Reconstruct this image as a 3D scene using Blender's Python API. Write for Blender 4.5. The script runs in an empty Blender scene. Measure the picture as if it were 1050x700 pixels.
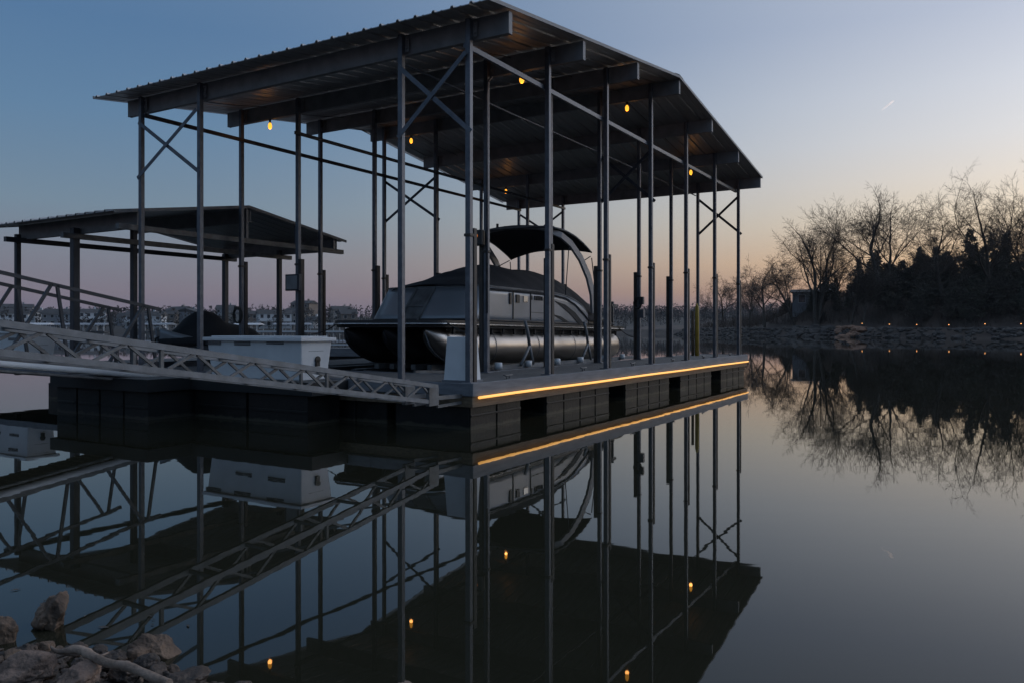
import bpy, bmesh, math, random
from mathutils import Vector, Matrix, noise, Quaternion
R = math.radians
random.seed(7)
scene = bpy.context.scene
col = scene.collection

# ------------------------------------------------------------------ helpers
F = 820.0
CAMH = 1.35
def at(px, y, Z):            # a point of the place, measured from the photo, at depth Z
    return Vector(((px-525)/F*Z, Z, CAMH+(337-y)/F*Z))

def lin(c):
    c = c/255.0
    return c/12.92 if c <= 0.04045 else ((c+0.055)/1.055)**2.4
def srgb(r, g, b): return (lin(r), lin(g), lin(b), 1.0)

class MB:
    def __init__(s): s.v = []; s.f = []; s.sm = []
    def add(s, vs, fs, smooth=False):
        n = len(s.v); s.v += [tuple(v) for v in vs]
        for f in fs: s.f.append([i+n for i in f]); s.sm.append(smooth)
    def box(s, a, b):
        x0, y0, z0 = a; x1, y1, z1 = b
        s.add([(x0,y0,z0),(x1,y0,z0),(x1,y1,z0),(x0,y1,z0),(x0,y0,z1),(x1,y0,z1),(x1,y1,z1),(x0,y1,z1)],
              [(3,2,1,0),(4,5,6,7),(0,1,5,4),(1,2,6,5),(2,3,7,6),(3,0,4,7)])
    def cbox(s, c, d):
        s.box((c[0]-d[0]/2, c[1]-d[1]/2, c[2]-d[2]/2), (c[0]+d[0]/2, c[1]+d[1]/2, c[2]+d[2]/2))
    def bar(s, p, q, w, h, up=(0,0,1)):
        p = Vector(p); q = Vector(q); d = (q-p).normalized(); u = Vector(up)
        if abs(d.dot(u)) > .98: u = Vector((1,0,0))
        r = d.cross(u).normalized(); u = r.cross(d).normalized()
        vs = [e + r*a*w/2 + u*b*h/2 for e in (p, q) for a, b in ((-1,-1),(1,-1),(1,1),(-1,1))]
        s.add(vs, [(3,2,1,0),(4,5,6,7),(0,1,5,4),(1,2,6,5),(2,3,7,6),(3,0,4,7)])
    def tube(s, pts, rad, n=8, cap=True, smooth=True):
        pts = [Vector(p) for p in pts]
        if not hasattr(rad, '__len__'): rad = [rad]*len(pts)
        vs = []; m = len(pts); ref = None
        for i, p in enumerate(pts):
            d = (pts[min(i+1,m-1)]-pts[max(i-1,0)])
            d = d.normalized() if d.length > 1e-9 else Vector((0,0,1))
            if ref is None:
                ref = Vector((0,0,1)) if abs(d.z) < .9 else Vector((1,0,0))
            r = d.cross(ref)
            if r.length < 1e-6: r = d.orthogonal()
            r.normalize(); u = r.cross(d).normalized(); ref = u
            for k in range(n):
                a = 2*math.pi*k/n
                vs.append(p + (r*math.cos(a)+u*math.sin(a))*rad[i])
        fs = []
        for i in range(m-1):
            for k in range(n):
                k2 = (k+1) % n
                fs.append((i*n+k, i*n+k2, (i+1)*n+k2, (i+1)*n+k))
        s.add(vs, fs, smooth)
        if cap:
            s.f.append([len(s.v)-m*n+k for k in range(n)][::-1]); s.sm.append(False)
            s.f.append([len(s.v)-n+k for k in range(n)]); s.sm.append(False)
    def grid(s, rows, smooth=True, closed=False):
        n = len(rows[0]); vs = [p for r in rows for p in r]; fs = []
        for i in range(len(rows)-1):
            for k in range(n if closed else n-1):
                k2 = (k+1) % n
                fs.append((i*n+k, i*n+k2, (i+1)*n+k2, (i+1)*n+k))
        s.add(vs, fs, smooth)
    def prism(s, poly, z0, z1):      # polygon in xy, extruded
        n = len(poly)
        vs = [(x,y,z0) for x,y in poly]+[(x,y,z1) for x,y in poly]
        fs = [list(range(n))[::-1], list(range(n,2*n))]+[(i,(i+1)%n,n+(i+1)%n,n+i) for i in range(n)]
        s.add(vs, fs)
    def sphere(s, c, r, n=10, m=6):
        rows = []
        for i in range(m+1):
            t = math.pi*i/m
            rr = max(math.sin(t), .001)
            rows.append([(c[0]+r[0]*rr*math.cos(2*math.pi*k/n), c[1]+r[1]*rr*math.sin(2*math.pi*k/n), c[2]-r[2]*math.cos(t)) for k in range(n)])
        s.grid(rows, True, True)
    def build(s, name, mat, parent=None, bevel=0, solid=0):
        me = bpy.data.meshes.new(name); me.from_pydata(s.v, [], s.f)
        me.polygons.foreach_set('use_smooth', s.sm)
        me.update()
        o = bpy.data.objects.new(name, me); col.objects.link(o)
        if mat: me.materials.append(mat)
        if parent: o.parent = parent
        if bevel:
            b = o.modifiers.new('bevel','BEVEL'); b.width = bevel; b.segments = 2; b.limit_method = 'ANGLE'; b.angle_limit = R(40)
        if solid:
            b = o.modifiers.new('solid','SOLIDIFY'); b.thickness = solid; b.offset = 0
        return o

def tag(o, label=None, cat=None, group=None, kind=None):
    if label: o['label'] = label
    if cat: o['category'] = cat
    if group: o['group'] = group
    if kind: o['kind'] = kind
    return o
def thing(name, label, cat, loc=(0,0,0), rz=0, group=None):
    o = bpy.data.objects.new(name, None); col.objects.link(o)
    o.empty_display_size = .2
    o.location = loc; o.rotation_euler = (0,0,rz)
    return tag(o, label, cat, group)
def copy_tree(o, parent=None):
    c = o.copy(); col.objects.link(c)
    if parent: c.parent = parent
    for ch in [x for x in list(bpy.data.objects) if x.parent == o]: copy_tree(ch, c)
    return c

# ------------------------------------------------------------------ materials
def mat(name, c1, c2=None, scale=4.0, rough=.6, metal=0.0, bump=0.0, bscale=None, stretch=(1,1,1), detail=6, c3=None, spec=None, coat=0):
    m = bpy.data.materials.new(name); m.use_nodes = True
    nt = m.node_tree; n = nt.nodes; l = nt.links
    b = n['Principled BSDF']
    b.inputs['Roughness'].default_value = rough; b.inputs['Metallic'].default_value = metal
    if spec is not None: b.inputs['Specular IOR Level'].default_value = spec
    if coat: b.inputs['Coat Weight'].default_value = coat; b.inputs['Coat Roughness'].default_value = .1
    c1 = (*c1, 1); c2 = (*c2, 1) if c2 else tuple(x*.75 for x in c1[:3])+(1,)
    tc = n.new('ShaderNodeTexCoord'); mp = n.new('ShaderNodeMapping'); mp.inputs['Scale'].default_value = stretch
    l.new(tc.outputs['Object'], mp.inputs['Vector'])
    tx = n.new('ShaderNodeTexNoise'); tx.inputs['Scale'].default_value = scale; tx.inputs['Detail'].default_value = detail
    l.new(mp.outputs[0], tx.inputs['Vector'])
    cr = n.new('ShaderNodeValToRGB'); cr.color_ramp.elements[0].position = .3; cr.color_ramp.elements[1].position = .7
    cr.color_ramp.elements[0].color = c2; cr.color_ramp.elements[1].color = c1
    if c3:
        e = cr.color_ramp.elements.new(.5); e.color = (*c3, 1)
    l.new(tx.outputs['Fac'], cr.inputs[0]); l.new(cr.outputs[0], b.inputs['Base Color'])
    if bump:
        t2 = n.new('ShaderNodeTexNoise'); t2.inputs['Scale'].default_value = bscale or scale*5; t2.inputs['Detail'].default_value = 8
        l.new(mp.outputs[0], t2.inputs['Vector'])
        bp = n.new('ShaderNodeBump'); bp.inputs['Strength'].default_value = bump; bp.inputs['Distance'].default_value = .02
        l.new(t2.outputs['Fac'], bp.inputs['Height']); l.new(bp.outputs[0], b.inputs['Normal'])
    # roughness variation
    mr = n.new('ShaderNodeMapRange'); mr.inputs[3].default_value = max(rough-.12,.03); mr.inputs[4].default_value = min(rough+.12,1)
    l.new(tx.outputs['Fac'], mr.inputs[0]); l.new(mr.outputs[0], b.inputs['Roughness'])
    return m
def emis(name, c, s):
    m = bpy.data.materials.new(name); m.use_nodes = True
    b = m.node_tree.nodes['Principled BSDF']; b.inputs['Base Color'].default_value = (*c,1)
    b.inputs['Emission Color'].default_value = (*c,1); b.inputs['Emission Strength'].default_value = s
    return m

M = {}
M['galv'] = mat('galvanised steel', (.155,.163,.185), (.085,.092,.108), 9, .5, .55, .15, 60)
M['rafter'] = mat('weathered galvanised beam', (.26,.26,.265), (.18,.18,.185), 5, .65, .1, .1, 40)
M['roofmetal'] = mat('galvanised roof sheet', (.42,.41,.41), (.30,.29,.29), 2.5, .42, .35, .05, 30, stretch=(.3,3,1))
M['rust'] = mat('brown painted channel', (.075,.06,.05), (.04,.033,.03), 8, .6, .2, .2)
M['deck'] = mat('weathered deck boards', (.165,.16,.155), (.075,.073,.072), 6, .75, 0, .35, 40, stretch=(1,6,1))
M['fascia'] = mat('blue grey deck edge', (.20,.205,.22), (.12,.125,.14), 5, .65, 0, .15, stretch=(.5,1,4))
M['wood'] = mat('old brown timber', (.22,.16,.10), (.10,.07,.045), 7, .75, 0, .4, 30, stretch=(.4,2,6))
M['float'] = mat('black plastic float', (.017,.016,.0155), (.007,.007,.007), 6, .5, 0, .25, 20, c3=(.010,.010,.0095), spec=.25)
def waterline(m, colr, top=.055):  # pale scum band that also paints in the lit lower edge of floats
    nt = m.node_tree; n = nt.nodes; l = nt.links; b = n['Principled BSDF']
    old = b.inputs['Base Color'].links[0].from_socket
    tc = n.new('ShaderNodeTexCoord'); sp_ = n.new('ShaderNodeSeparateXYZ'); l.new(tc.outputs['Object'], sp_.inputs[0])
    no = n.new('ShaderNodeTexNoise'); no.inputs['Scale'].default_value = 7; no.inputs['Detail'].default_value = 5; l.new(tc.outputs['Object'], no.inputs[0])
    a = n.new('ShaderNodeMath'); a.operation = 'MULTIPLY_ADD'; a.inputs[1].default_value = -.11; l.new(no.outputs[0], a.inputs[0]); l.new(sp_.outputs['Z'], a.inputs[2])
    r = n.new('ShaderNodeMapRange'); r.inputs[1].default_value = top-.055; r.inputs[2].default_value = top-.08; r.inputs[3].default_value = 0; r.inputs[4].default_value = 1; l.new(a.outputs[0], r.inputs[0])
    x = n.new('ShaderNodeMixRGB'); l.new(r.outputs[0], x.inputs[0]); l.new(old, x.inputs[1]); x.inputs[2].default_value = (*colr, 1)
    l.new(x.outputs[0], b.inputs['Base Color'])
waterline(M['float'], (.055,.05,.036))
M['floatold'] = mat('stained brown float', (.013,.0115,.010), (.005,.005,.005), 4, .7, 0, .3, 20)
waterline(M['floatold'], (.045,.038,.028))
M['alu'] = mat('dull aluminium', (.235,.24,.25), (.135,.14,.145), 7, .6, .2, .15, 50)
M['aluold'] = mat('stained aluminium', (.19,.19,.19), (.09,.087,.085), 5, .6, .25, .25, 40, c3=(.145,.142,.14))
M['tubemetal'] = mat('brushed aluminium pontoon', (.50,.455,.41), (.40,.36,.325), 3, .36, .95, .04, 30, stretch=(.2,3,3))
M['darksteel'] = mat('dark painted steel', (.055,.06,.07), (.03,.033,.04), 8, .5, .4, .15)
M['white'] = mat('white gelcoat', (.70,.71,.72), (.58,.59,.60), 3, .45, 0, .05)
M['whitefib'] = mat('white fibreglass', (.74,.74,.74), (.62,.62,.63), 2.5, .4, 0, .06)
M['panel'] = mat('silver boat panel', (.30,.31,.335), (.25,.265,.285), 2, .35, .25)
M['blackdeck'] = mat('black boat trim', (.018,.018,.02), (.01,.01,.011), 6, .45)
M['underside'] = mat('black underskin', (.012,.012,.013), (.008,.008,.008), 6, .7)
M['tubeshade'] = mat('shaded pontoon', (.03,.03,.032), (.018,.018,.02), 4, .45, .3, .05)  # pontoon metal with shade and dark water reflections put into its colour
M['canvas'] = mat('black canvas cover', (.026,.026,.03), (.014,.014,.017), 3, .85, 0, .5, 9)
M['archsilver'] = mat('silver painted arch', (.30,.30,.31), (.24,.24,.25), 3, .5, .1)
M['trim'] = mat('bright rub rail', (.6,.6,.6), (.5,.5,.5), 5, .25, .9)
M['glass'] = mat('dark window glass', (.03,.035,.045), (.02,.025,.03), 3, .08)
M['socket'] = mat('black lamp socket', (.02,.02,.02), None, 5, .5)
M['yellow'] = mat('yellow paint', (.52,.36,.05), (.38,.24,.03), 5, .5, 0, .1)
M['red'] = mat('dull red plastic', (.30,.03,.05), (.2,.02,.03), 5, .5)
M['rope'] = mat('dark rope', (.06,.055,.05), (.03,.03,.03), 40, .9)
M['rock'] = mat('pale limestone', (.30,.21,.16), (.045,.031,.024), 7, .9, 0, 1.0, 30, c3=(.18,.125,.098))
M['rockdark'] = mat('dark wet rock', (.095,.063,.045), (.018,.013,.010), 9, .6, 0, 1.0, 34)
M['rockbrown'] = mat('brown sandstone', (.22,.145,.098), (.04,.026,.019), 7, .8, 0, 1.0, 30)
M['mud'] = mat('wet shore gravel', (.10,.08,.064), (.035,.028,.023), 14, .7, 0, .9, 50)
M['driftwood'] = mat('bleached driftwood', (.36,.265,.205), (.12,.085,.062), 12, .85, 0, .5, 60)
M['bark'] = mat('grey brown bark', (.10,.085,.07), (.05,.042,.035), 3, .9)
M['twig'] = mat('brown twigs', (.085,.068,.055), (.05,.04,.033), 3, .9)
M['cedar'] = mat('cedar foliage', (.105,.10,.075), (.055,.055,.045), .6, .9, c3=(.08,.078,.06))
M['cedar2'] = mat('dull cedar foliage', (.11,.098,.08), (.06,.055,.046), .6, .9)
M['scrub'] = mat('winter scrub twigs', (.085,.06,.048), (.045,.034,.028), .8, .9, c3=(.062,.046,.038))
M['hill'] = mat('leaf litter hillside', (.10,.073,.057), (.045,.036,.03), .15, .95, 0, .5, 1.5, c3=(.07,.053,.043))
M['riprap'] = mat('grey shore rock', (.115,.10,.09), (.03,.027,.025), .7, .9, 0, .6, 3)
M['redrock'] = mat('red brown rock', (.34,.20,.13), (.15,.09,.065), .7, .9, 0, .6, 3)
M['path'] = mat('grey shore path', (.13,.125,.12), (.08,.08,.08), .5, .9)
M['farwood'] = mat('far bare woods', (.045,.043,.042), (.024,.024,.025), .05, .95)
M['farland'] = mat('far winter grass bank', (.065,.056,.048), (.035,.032,.03), .03, .95)
M['walls'] = [mat('white siding', (.62,.62,.62), (.52,.52,.53), .3, .7), mat('beige siding', (.38,.34,.30), (.3,.27,.24), .3, .7),
              mat('grey siding', (.28,.29,.31), (.22,.23,.25), .3, .7), mat('brown siding', (.20,.16,.13), (.15,.12,.10), .3, .7)]
M['shingle'] = mat('dark roof shingles', (.07,.068,.07), (.045,.045,.047), .5, .85)
M['bulb'] = emis('amber bulb', (1.0,.42,.035), 1.7)
M['bulbdim'] = emis('dim amber lens', (1.0,.28,.04), .35)
M['led'] = emis('amber light strip', (1.0,.50,.13), 1.15)
M['pathlight'] = emis('path lamp', (1.0,.42,.13), 2.2)

# ------------------------------------------------------------------ camera
cam = bpy.data.cameras.new('camera'); co = bpy.data.objects.new('camera', cam); col.objects.link(co)
co.location = (0,0,CAMH); co.rotation_euler = (R(90),0,0)
cam.sensor_width = 36; cam.lens = 36*F/1050; cam.shift_y = -13/1050.0
cam.clip_start = .05; cam.clip_end = 9000
scene.camera = co

# ------------------------------------------------------------------ sky and light
SUN_AZ = R(50)                      # clockwise from straight ahead (+Y)
w = bpy.data.worlds.new('World'); scene.world = w; w.use_nodes = True
nt = w.node_tree; n = nt.nodes; l = nt.links
for x in list(n): n.remove(x)
out = n.new('ShaderNodeOutputWorld'); bg = n.new('ShaderNodeBackground'); l.new(bg.outputs[0], out.inputs[0])
tc = n.new('ShaderNodeTexCoord'); sep = n.new('ShaderNodeSeparateXYZ'); l.new(tc.outputs['Generated'], sep.inputs[0])
def math_(op, a, b=None, clamp=False):
    x = n.new('ShaderNodeMath'); x.operation = op; x.use_clamp = clamp
    for i, v in enumerate((a, b)):
        if v is None: continue
        if isinstance(v, (int, float)): x.inputs[i].default_value = v
        else: l.new(v, x.inputs[i])
    return x.outputs[0]
z = math_('MAXIMUM', sep.outputs['Z'], 0.0)
el = math_('MULTIPLY', math_('ARCSINE', math_('MINIMUM', z, 1.0)), 180/math.pi/90.0)     # 0..1 over 90 degrees
elq = math_('POWER', el, .5)
hx = math_('MULTIPLY', sep.outputs['X'], math.sin(SUN_AZ)); hy = math_('MULTIPLY', sep.outputs['Y'], math.cos(SUN_AZ))
hl = math_('SQRT', math_('ADD', math_('MULTIPLY', sep.outputs['X'], sep.outputs['X']), math_('MULTIPLY', sep.outputs['Y'], sep.outputs['Y'])))
ca = math_('DIVIDE', math_('ADD', hx, hy), math_('MAXIMUM', hl, .001))
fac = math_('POWER', math_('MAXIMUM', ca, 0.0), 3.6, True)
def ramp(stops):
    r = n.new('ShaderNodeValToRGB'); r.color_ramp.interpolation = 'EASE' if False else 'LINEAR'
    e = r.color_ramp.elements
    while len(e) > 1: e.remove(e[-1])
    for i, (deg, c) in enumerate(stops):
        p = math.sqrt(deg/90.0)
        if i == 0: e[0].position = p; e[0].color = srgb(*c)
        else:
            k = e.new(p); k.color = srgb(*c)
    l.new(elq, r.inputs[0]); return r.outputs[0]
away = ramp([(0,(100,97,118)),(1.2,(112,107,126)),(2.4,(127,121,135)),(4.8,(128,133,147)),(8,(120,142,161)),(13.8,(100,134,167)),(19.2,(88,124,163)),(40,(112,138,168)),(90,(140,150,170))])  # top two stops, here and in near, raised beyond dusk as added fill
near = ramp([(0,(125,108,118)),(1.2,(150,122,124)),(2.6,(214,168,124)),(4.4,(250,208,158)),(7,(255,233,202)),(9.5,(252,240,226)),(12,(243,240,239)),(15,(231,233,240)),(19.5,(206,213,230)),(40,(190,198,214)),(90,(140,150,170))])
mx = n.new('ShaderNodeMixRGB'); l.new(fac, mx.inputs[0]); l.new(away, mx.inputs[1]); l.new(near, mx.inputs[2])
sky = n.new('ShaderNodeTexSky'); sky.sky_type = 'NISHITA'; sky.sun_disc = False
sky.sun_elevation = R(-1.2); sky.sun_rotation = SUN_AZ; sky.altitude = 200
sk = n.new('ShaderNodeMixRGB'); sk.blend_type = 'MULTIPLY'; sk.inputs[0].default_value = 1; sk.inputs[2].default_value = (.10,.10,.10,1)
l.new(sky.outputs[0], sk.inputs[1])
m2 = n.new('ShaderNodeMixRGB'); m2.inputs[0].default_value = .08
l.new(mx.outputs[0], m2.inputs[1]); l.new(sk.outputs[0], m2.inputs[2])
gx = math_('MULTIPLY', sep.outputs['X'], math.sin(R(78))); gy = math_('MULTIPLY', sep.outputs['Y'], math.cos(R(78)))
cg = math_('DIVIDE', math_('ADD', gx, gy), math_('MAXIMUM', hl, .001))
bk = math_('ADD', 1.0, math_('MULTIPLY', math_('POWER', math_('MAXIMUM', cg, 0.0), 14.0), 3.2))     # added glow lobe right of the view, warms right-facing surfaces
m3 = n.new('ShaderNodeMixRGB'); m3.blend_type = 'MULTIPLY'; m3.inputs[0].default_value = 1; l.new(m2.outputs[0], m3.inputs[1]); l.new(bk, m3.inputs[2])
l.new(m3.outputs[0], bg.inputs['Color']); bg.inputs['Strength'].default_value = 1.0

sl = bpy.data.lights.new('sun', 'SUN'); so = bpy.data.objects.new('sun', sl); col.objects.link(so)
sl.energy = 5.0; sl.angle = R(.5); sl.color = (1,.85,.72)      # just set: it only reaches what is high in the sky
sd = Vector((math.sin(SUN_AZ)*math.cos(R(-1.2)), math.cos(SUN_AZ)*math.cos(R(-1.2)), math.sin(R(-1.2))))
so.rotation_euler = (-sd).to_track_quat('-Z','Y').to_euler()

vs = scene.view_settings
scene.display_settings.display_device = 'sRGB'
vs.view_transform = 'Standard'; vs.look = 'None'; vs.exposure = 0; vs.gamma = 1; vs.use_curve_mapping = False

# ------------------------------------------------------------------ water and ground
wm = bpy.data.materials.new('still lake water'); wm.use_nodes = True
nt = wm.node_tree; n = nt.nodes; l = nt.links; b = n['Principled BSDF']
b.inputs['Base Color'].default_value = (.020,.0195,.0125,1); b.inputs['Roughness'].default_value = .015; b.inputs['IOR'].default_value = 1.333
tc = n.new('ShaderNodeTexCoord'); mp = n.new('ShaderNodeMapping'); mp.inputs['Scale'].default_value = (.35,1.1,1)
l.new(tc.outputs['Object'], mp.inputs[0])
t1 = n.new('ShaderNodeTexNoise'); t1.inputs['Scale'].default_value = 1.6; t1.inputs['Detail'].default_value = 3; l.new(mp.outputs[0], t1.inputs[0])
t2 = n.new('ShaderNodeTexNoise'); t2.inputs['Scale'].default_value = .12; t2.inputs['Detail'].default_value = 2; l.new(mp.outputs[0], t2.inputs[0])
mm = n.new('ShaderNodeMath'); mm.operation = 'MULTIPLY'; l.new(t1.outputs[0], mm.inputs[0]); l.new(t2.outputs[0], mm.inputs[1])
bp = n.new('ShaderNodeBump'); bp.inputs['Strength'].default_value = .07; bp.inputs['Distance'].default_value = .02
l.new(mm.outputs[0], bp.inputs['Height']); l.new(bp.outputs[0], b.inputs['Normal'])
g = MB(); g.add([(-1100,-60,0),(1100,-60,0),(1100,1400,0),(-1100,1400,0)], [(0,1,2,3)])
tag(g.build('water', wm), kind='structure')
g = MB(); g.add([(-1110,-80,-3),(1110,-80,-3),(1110,1410,-3),(-1110,1410,-3)], [(0,1,2,3)])
tag(g.build('lake_bed', M['mud']), kind='structure')

def smooth(a, b, x):
    t = max(0, min(1, (x-a)/(b-a))); return t*t*(3-2*t)
def nz(x, y, z=0, s=1.0): return noise.noise(Vector((x*s, y*s, z)))

# near shore: the water's edge runs from left of the frame to just under the camera
def shore_d(x, y):      # >0 on land (towards the camera)
    ex = (-2.4, 3.50); dx, dy = (1.04, -.38); L = math.hypot(dx, dy)
    return ((x-ex[0])*dy - (y-ex[1])*dx)/L
def near_h(x, y):
    d = shore_d(x, y) + .12*nz(x, y, 0, 2.3)
    h = .09*d if d > 0 else .5*d
    return max(-2.8, min(h, 1.2)) + .03*nz(x, y, 3, 6) + .015*nz(x, y, 4, 15)
rows = []
for j in range(130):
    y = -14 + j*.25 if j < 60 else 1+(j-60)*.07
    rows.append([(x, y, near_h(x, y)) for x in [-26+i*.6 for i in range(36)]+[-4.4+i*.08 for i in range(80)]+[2.2+i*.8 for i in range(30)]])
g = MB(); g.grid(rows); tag(g.build('shore_ground', M['mud']), kind='structure')

# ------------------------------------------------------------------ the dock frame of reference
O = Vector((-.58, 10.8, 0)); TH = math.atan2(.8587, .5125)
U1 = Vector((math.cos(TH), math.sin(TH), 0)); U2 = Vector((-math.sin(TH), math.cos(TH), 0))
def D(u, v, z=0): return O + U1*u + U2*v + Vector((0,0,z))
SP = 2.25
def zroof(u): return 5.26 + .9*(1-abs(u-6.75)/6.75)     # underside of the rafters

dock = thing('covered_boat_dock', 'large galvanised boat dock with tall posts and peaked corrugated roof over a pontoon boat', 'boat dock', D(0,0,0), TH)
# deck surfaces: boards with real gaps
def boards(mb, u0, u1, v0, v1, z, along_v=True, w=.145, gap=.006, t=.03):
    if along_v:
        u = u0
        while u < u1-.02:
            e = min(u+w, u1); mb.box((u, v0, z-t), (e-gap, v1, z)); u += w
    else:
        v = v0
        while v < v1-.02:
            e = min(v+w, v1); mb.box((u0, v, z-t), (u1, e-gap, z)); v += w
g = MB(); boards(g, -.12, 13.82, -.12, 1.28, .62); g.build('finger_deck', M['deck'], dock)
g = MB(); boards(g, -.12, 13.82, 5.40, 7.22, .62); g.build('finger_deck', M['deck'], dock)
g = MB(); boards(g, -.12, 1.5, 1.284, 5.396, .62, False); g.build('head_deck', M['deck'], dock)
# edge beams (blue grey) and brown sill below
g = MB()
g.box((-.16,-.17,.455),(13.86,-.121,.632)); g.box((13.822,-.12,.455),(13.86,1.29,.632)); g.box((-.16,-.12,.455),(-.121,1.60,.628))
g.box((1.504,1.281,.455),(13.821,1.325,.628)); g.box((1.504,5.355,.455),(13.821,5.399,.628)); g.box((-.16,1.601,.455),(-.121,7.27,.628))
g.box((-.12,7.221,.455),(13.86,7.27,.628)); g.box((13.822,5.40,.455),(13.86,7.22,.628)); g.box((1.501,1.326,.455),(1.55,5.354,.628))
g.build('deck_edge', M['fascia'], dock, bevel=.006)
g = MB()
g.box((-.14,-.15,.31),(13.84,-.09,.45)); g.box((-.14,-.089,.31),(-.10,7.25,.45)); g.box((13.78,-.089,.31),(13.84,1.27,.45))
g.box((1.5,1.25,.31),(13.779,1.30,.45)); g.box((1.5,5.37,.31),(13.79,5.42,.45)); g.box((-.09,7.2,.31),(13.84,7.25,.45))
g.build('timber_sill', M['wood'], dock)
# floats
def float_mb(u0, u1, v0, v1, z0=-.25, z1=.305, cell=.6):
    mb = MB(); nn = max(1, round((u1-u0)/cell)); s = (u1-u0)/nn
    for i in range(nn):
        a = u0+i*s; mb.box((a+.018, v0, z0), (a+s-.018, v1, z1))
    mb.box((u0+.01, v0+.03, z0+.01), (u1-.01, v1-.03, z1-.01))
    for zz in (z0+.42,):
        mb.box((u0+.018, v0-.012, zz), (u1-.018, v0+.002, zz+.03))
    return mb
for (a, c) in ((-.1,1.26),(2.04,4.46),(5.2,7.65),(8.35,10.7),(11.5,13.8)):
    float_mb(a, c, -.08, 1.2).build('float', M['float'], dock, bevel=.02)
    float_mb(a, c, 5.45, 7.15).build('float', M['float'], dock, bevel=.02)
for (a, c) in ((1.35,2.55),(2.9,4.1),(4.3,5.4)):
    mb = MB()
    for i in range(2):
        h = (c-a)/2; mb.box((-.08, a+i*h+.015, -.25), (1.35, a+(i+1)*h-.015, .305))
    mb.box((-.05, a+.02, -.24), (1.3, c-.02, .29))
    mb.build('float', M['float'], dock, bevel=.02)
# light strip under the right edge, sagging slightly between clips
g = MB(); pts = []
for i in range(85):
    u = -.05 + i*13.85/84; pts.append((u, -.194, .437+.003*math.sin(u*1.3)))
g.tube(pts, .019, 8); g.build('light_strip', M['led'], dock)
for i in range(12):
    g = MB(); g.box((.9+i*1.15-.015, -.205, .42), (.9+i*1.15+.015, -.1705, .452)); g.build('strip_clip', M['socket'], dock)

# posts with the dark lower sleeves
ROWS = [0.0, 1.16, 5.51, 7.12]
pw = .039
for k in range(7):
    u = k*SP
    for r, v in enumerate(ROWS):
        g = MB(); zt = zroof(u)+.27
        g.box((u-pw, v-pw, .40), (u+pw, v+pw, zt))
        g.box((u-.09, v-.09, .621), (u+.09, v+.09, .635))
        p = g.build('post', M['galv'], dock, bevel=.008)
        g = MB(); g.box((u+pw+.001, v-.10, zt-.24), (u+pw+.009, v+.10, zt-.02))
        for dy in (-.07,.07):
            for dz in (-.19,-.07): g.tube([(u+pw-.012, v+dy, zt+dz), (u+pw-.03, v+dy, zt+dz)], .014, 6)
        g.build('gusset_plate', M['rafter'], p)
        if (k, r) in ((6,1),(0,1),(0,2),(0,3)): continue
        g = MB(); top = 2.72 + random.uniform(-.03,.03); bot = .45
        if r == 0: a, c = (u+.048, v-.05), (u+.125, v+.05)
        elif r == 1: a, c = (u-.05, v+.048), (u+.05, v+.12)
        elif r == 2: a, c = (u-.05, v-.12), (u+.05, v-.048)
        else: a, c = (u+.048, v-.05), (u+.125, v+.05)
        g.box((a[0], a[1], bot), (c[0], c[1], top))
        g.box((u-.052, v-.052, top-.12), (u+.052, v+.052, top-.08))
        s = g.build('post_sleeve', M['rust'], p, bevel=.006)
# rafters (boxed channel beams running across the dock)
for k in range(7):
    u = k*SP+.095; zb = zroof(k*SP)
    g = MB(); g.box((u-.012,-.57,zb),(u+.012,7.64,zb+.29)); g.box((u+.0125,-.57,zb+.001),(u+.07,7.64,zb+.02)); g.box((u+.0125,-.57,zb+.27),(u+.07,7.64,zb+.289))
    g.box((u-.012,-.578,zb-.002),(u+.075,-.5702,zb+.292)); g.box((u-.012,7.6402,zb-.002),(u+.075,7.648,zb+.292))
    g.build('rafter', M['rafter'], dock)
# corrugated roof, one panel per slope
def ribbed(v0, v1, pitch=.30, h=.03):
    p = []; v = v0
    while v < v1:
        for dv, dz in ((0,0),(.11,0),(.135,h*.25),(.16,0),(.24,0),(.255,h),(.285,h)):
            if v+dv <= v1: p.append((v+dv, dz))
        v += pitch
    return p
prof = ribbed(-.60, 7.86)
for (ua, ub) in ((-.45, 6.75), (6.75, 13.72)):
    g = MB(); rows_t = []; rows_b = []
    for i in range(7):
        u = ua+(ub-ua)*i/6; zz = zroof(u)+.315
        wob = [.006*nz(u, v, 9, 1.1) for v, _ in prof]
        rows_t.append([(u, v, zz+dz+wob[q]) for q, (v, dz) in enumerate(prof)])
        rows_b.append([(u, v, zz+dz-.012+wob[q]) for q, (v, dz) in enumerate(prof)][::1])
    g.grid(rows_t[::-1], False); g.grid(rows_b, False)
    nn = len(prof)
    for e in (0, -1):
        g.add(rows_t[e]+rows_b[e], [(i, i+1, nn+i+1, nn+i) for i in range(nn-1)])
    for e in (0, -1):
        g.add([r[e] for r in rows_t]+[r[e] for r in rows_b], [(i, i+1, 7+i+1, 7+i) for i in range(6)])
    g.build('roof_panel', M['roofmetal'], dock)
g = MB()
for s in (-1, 1):
    zz = zroof(6.75)+.35
    g.bar((6.75,-.62,zz+.004), (6.75,7.88,zz+.004), .02, .012); g.add([(6.75,-.62,zz+.01),(6.75,7.88,zz+.01),(6.75+s*.25,7.88,zz-.025),(6.75+s*.25,-.62,zz-.025)], [(0,1,2,3)])
g.build('ridge_cap', M['roofmetal'], dock)
for v in (-.612, 7.872):
    g = MB()
    for (ua, ub) in ((-.45, 6.75), (6.75, 13.72)):
        g.bar((ua, v, zroof(ua)+.32), (ub, v, zroof(ub)+.32), .015, .05)
    g.build('roof_edge_trim', M['rafter'], dock)
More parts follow.
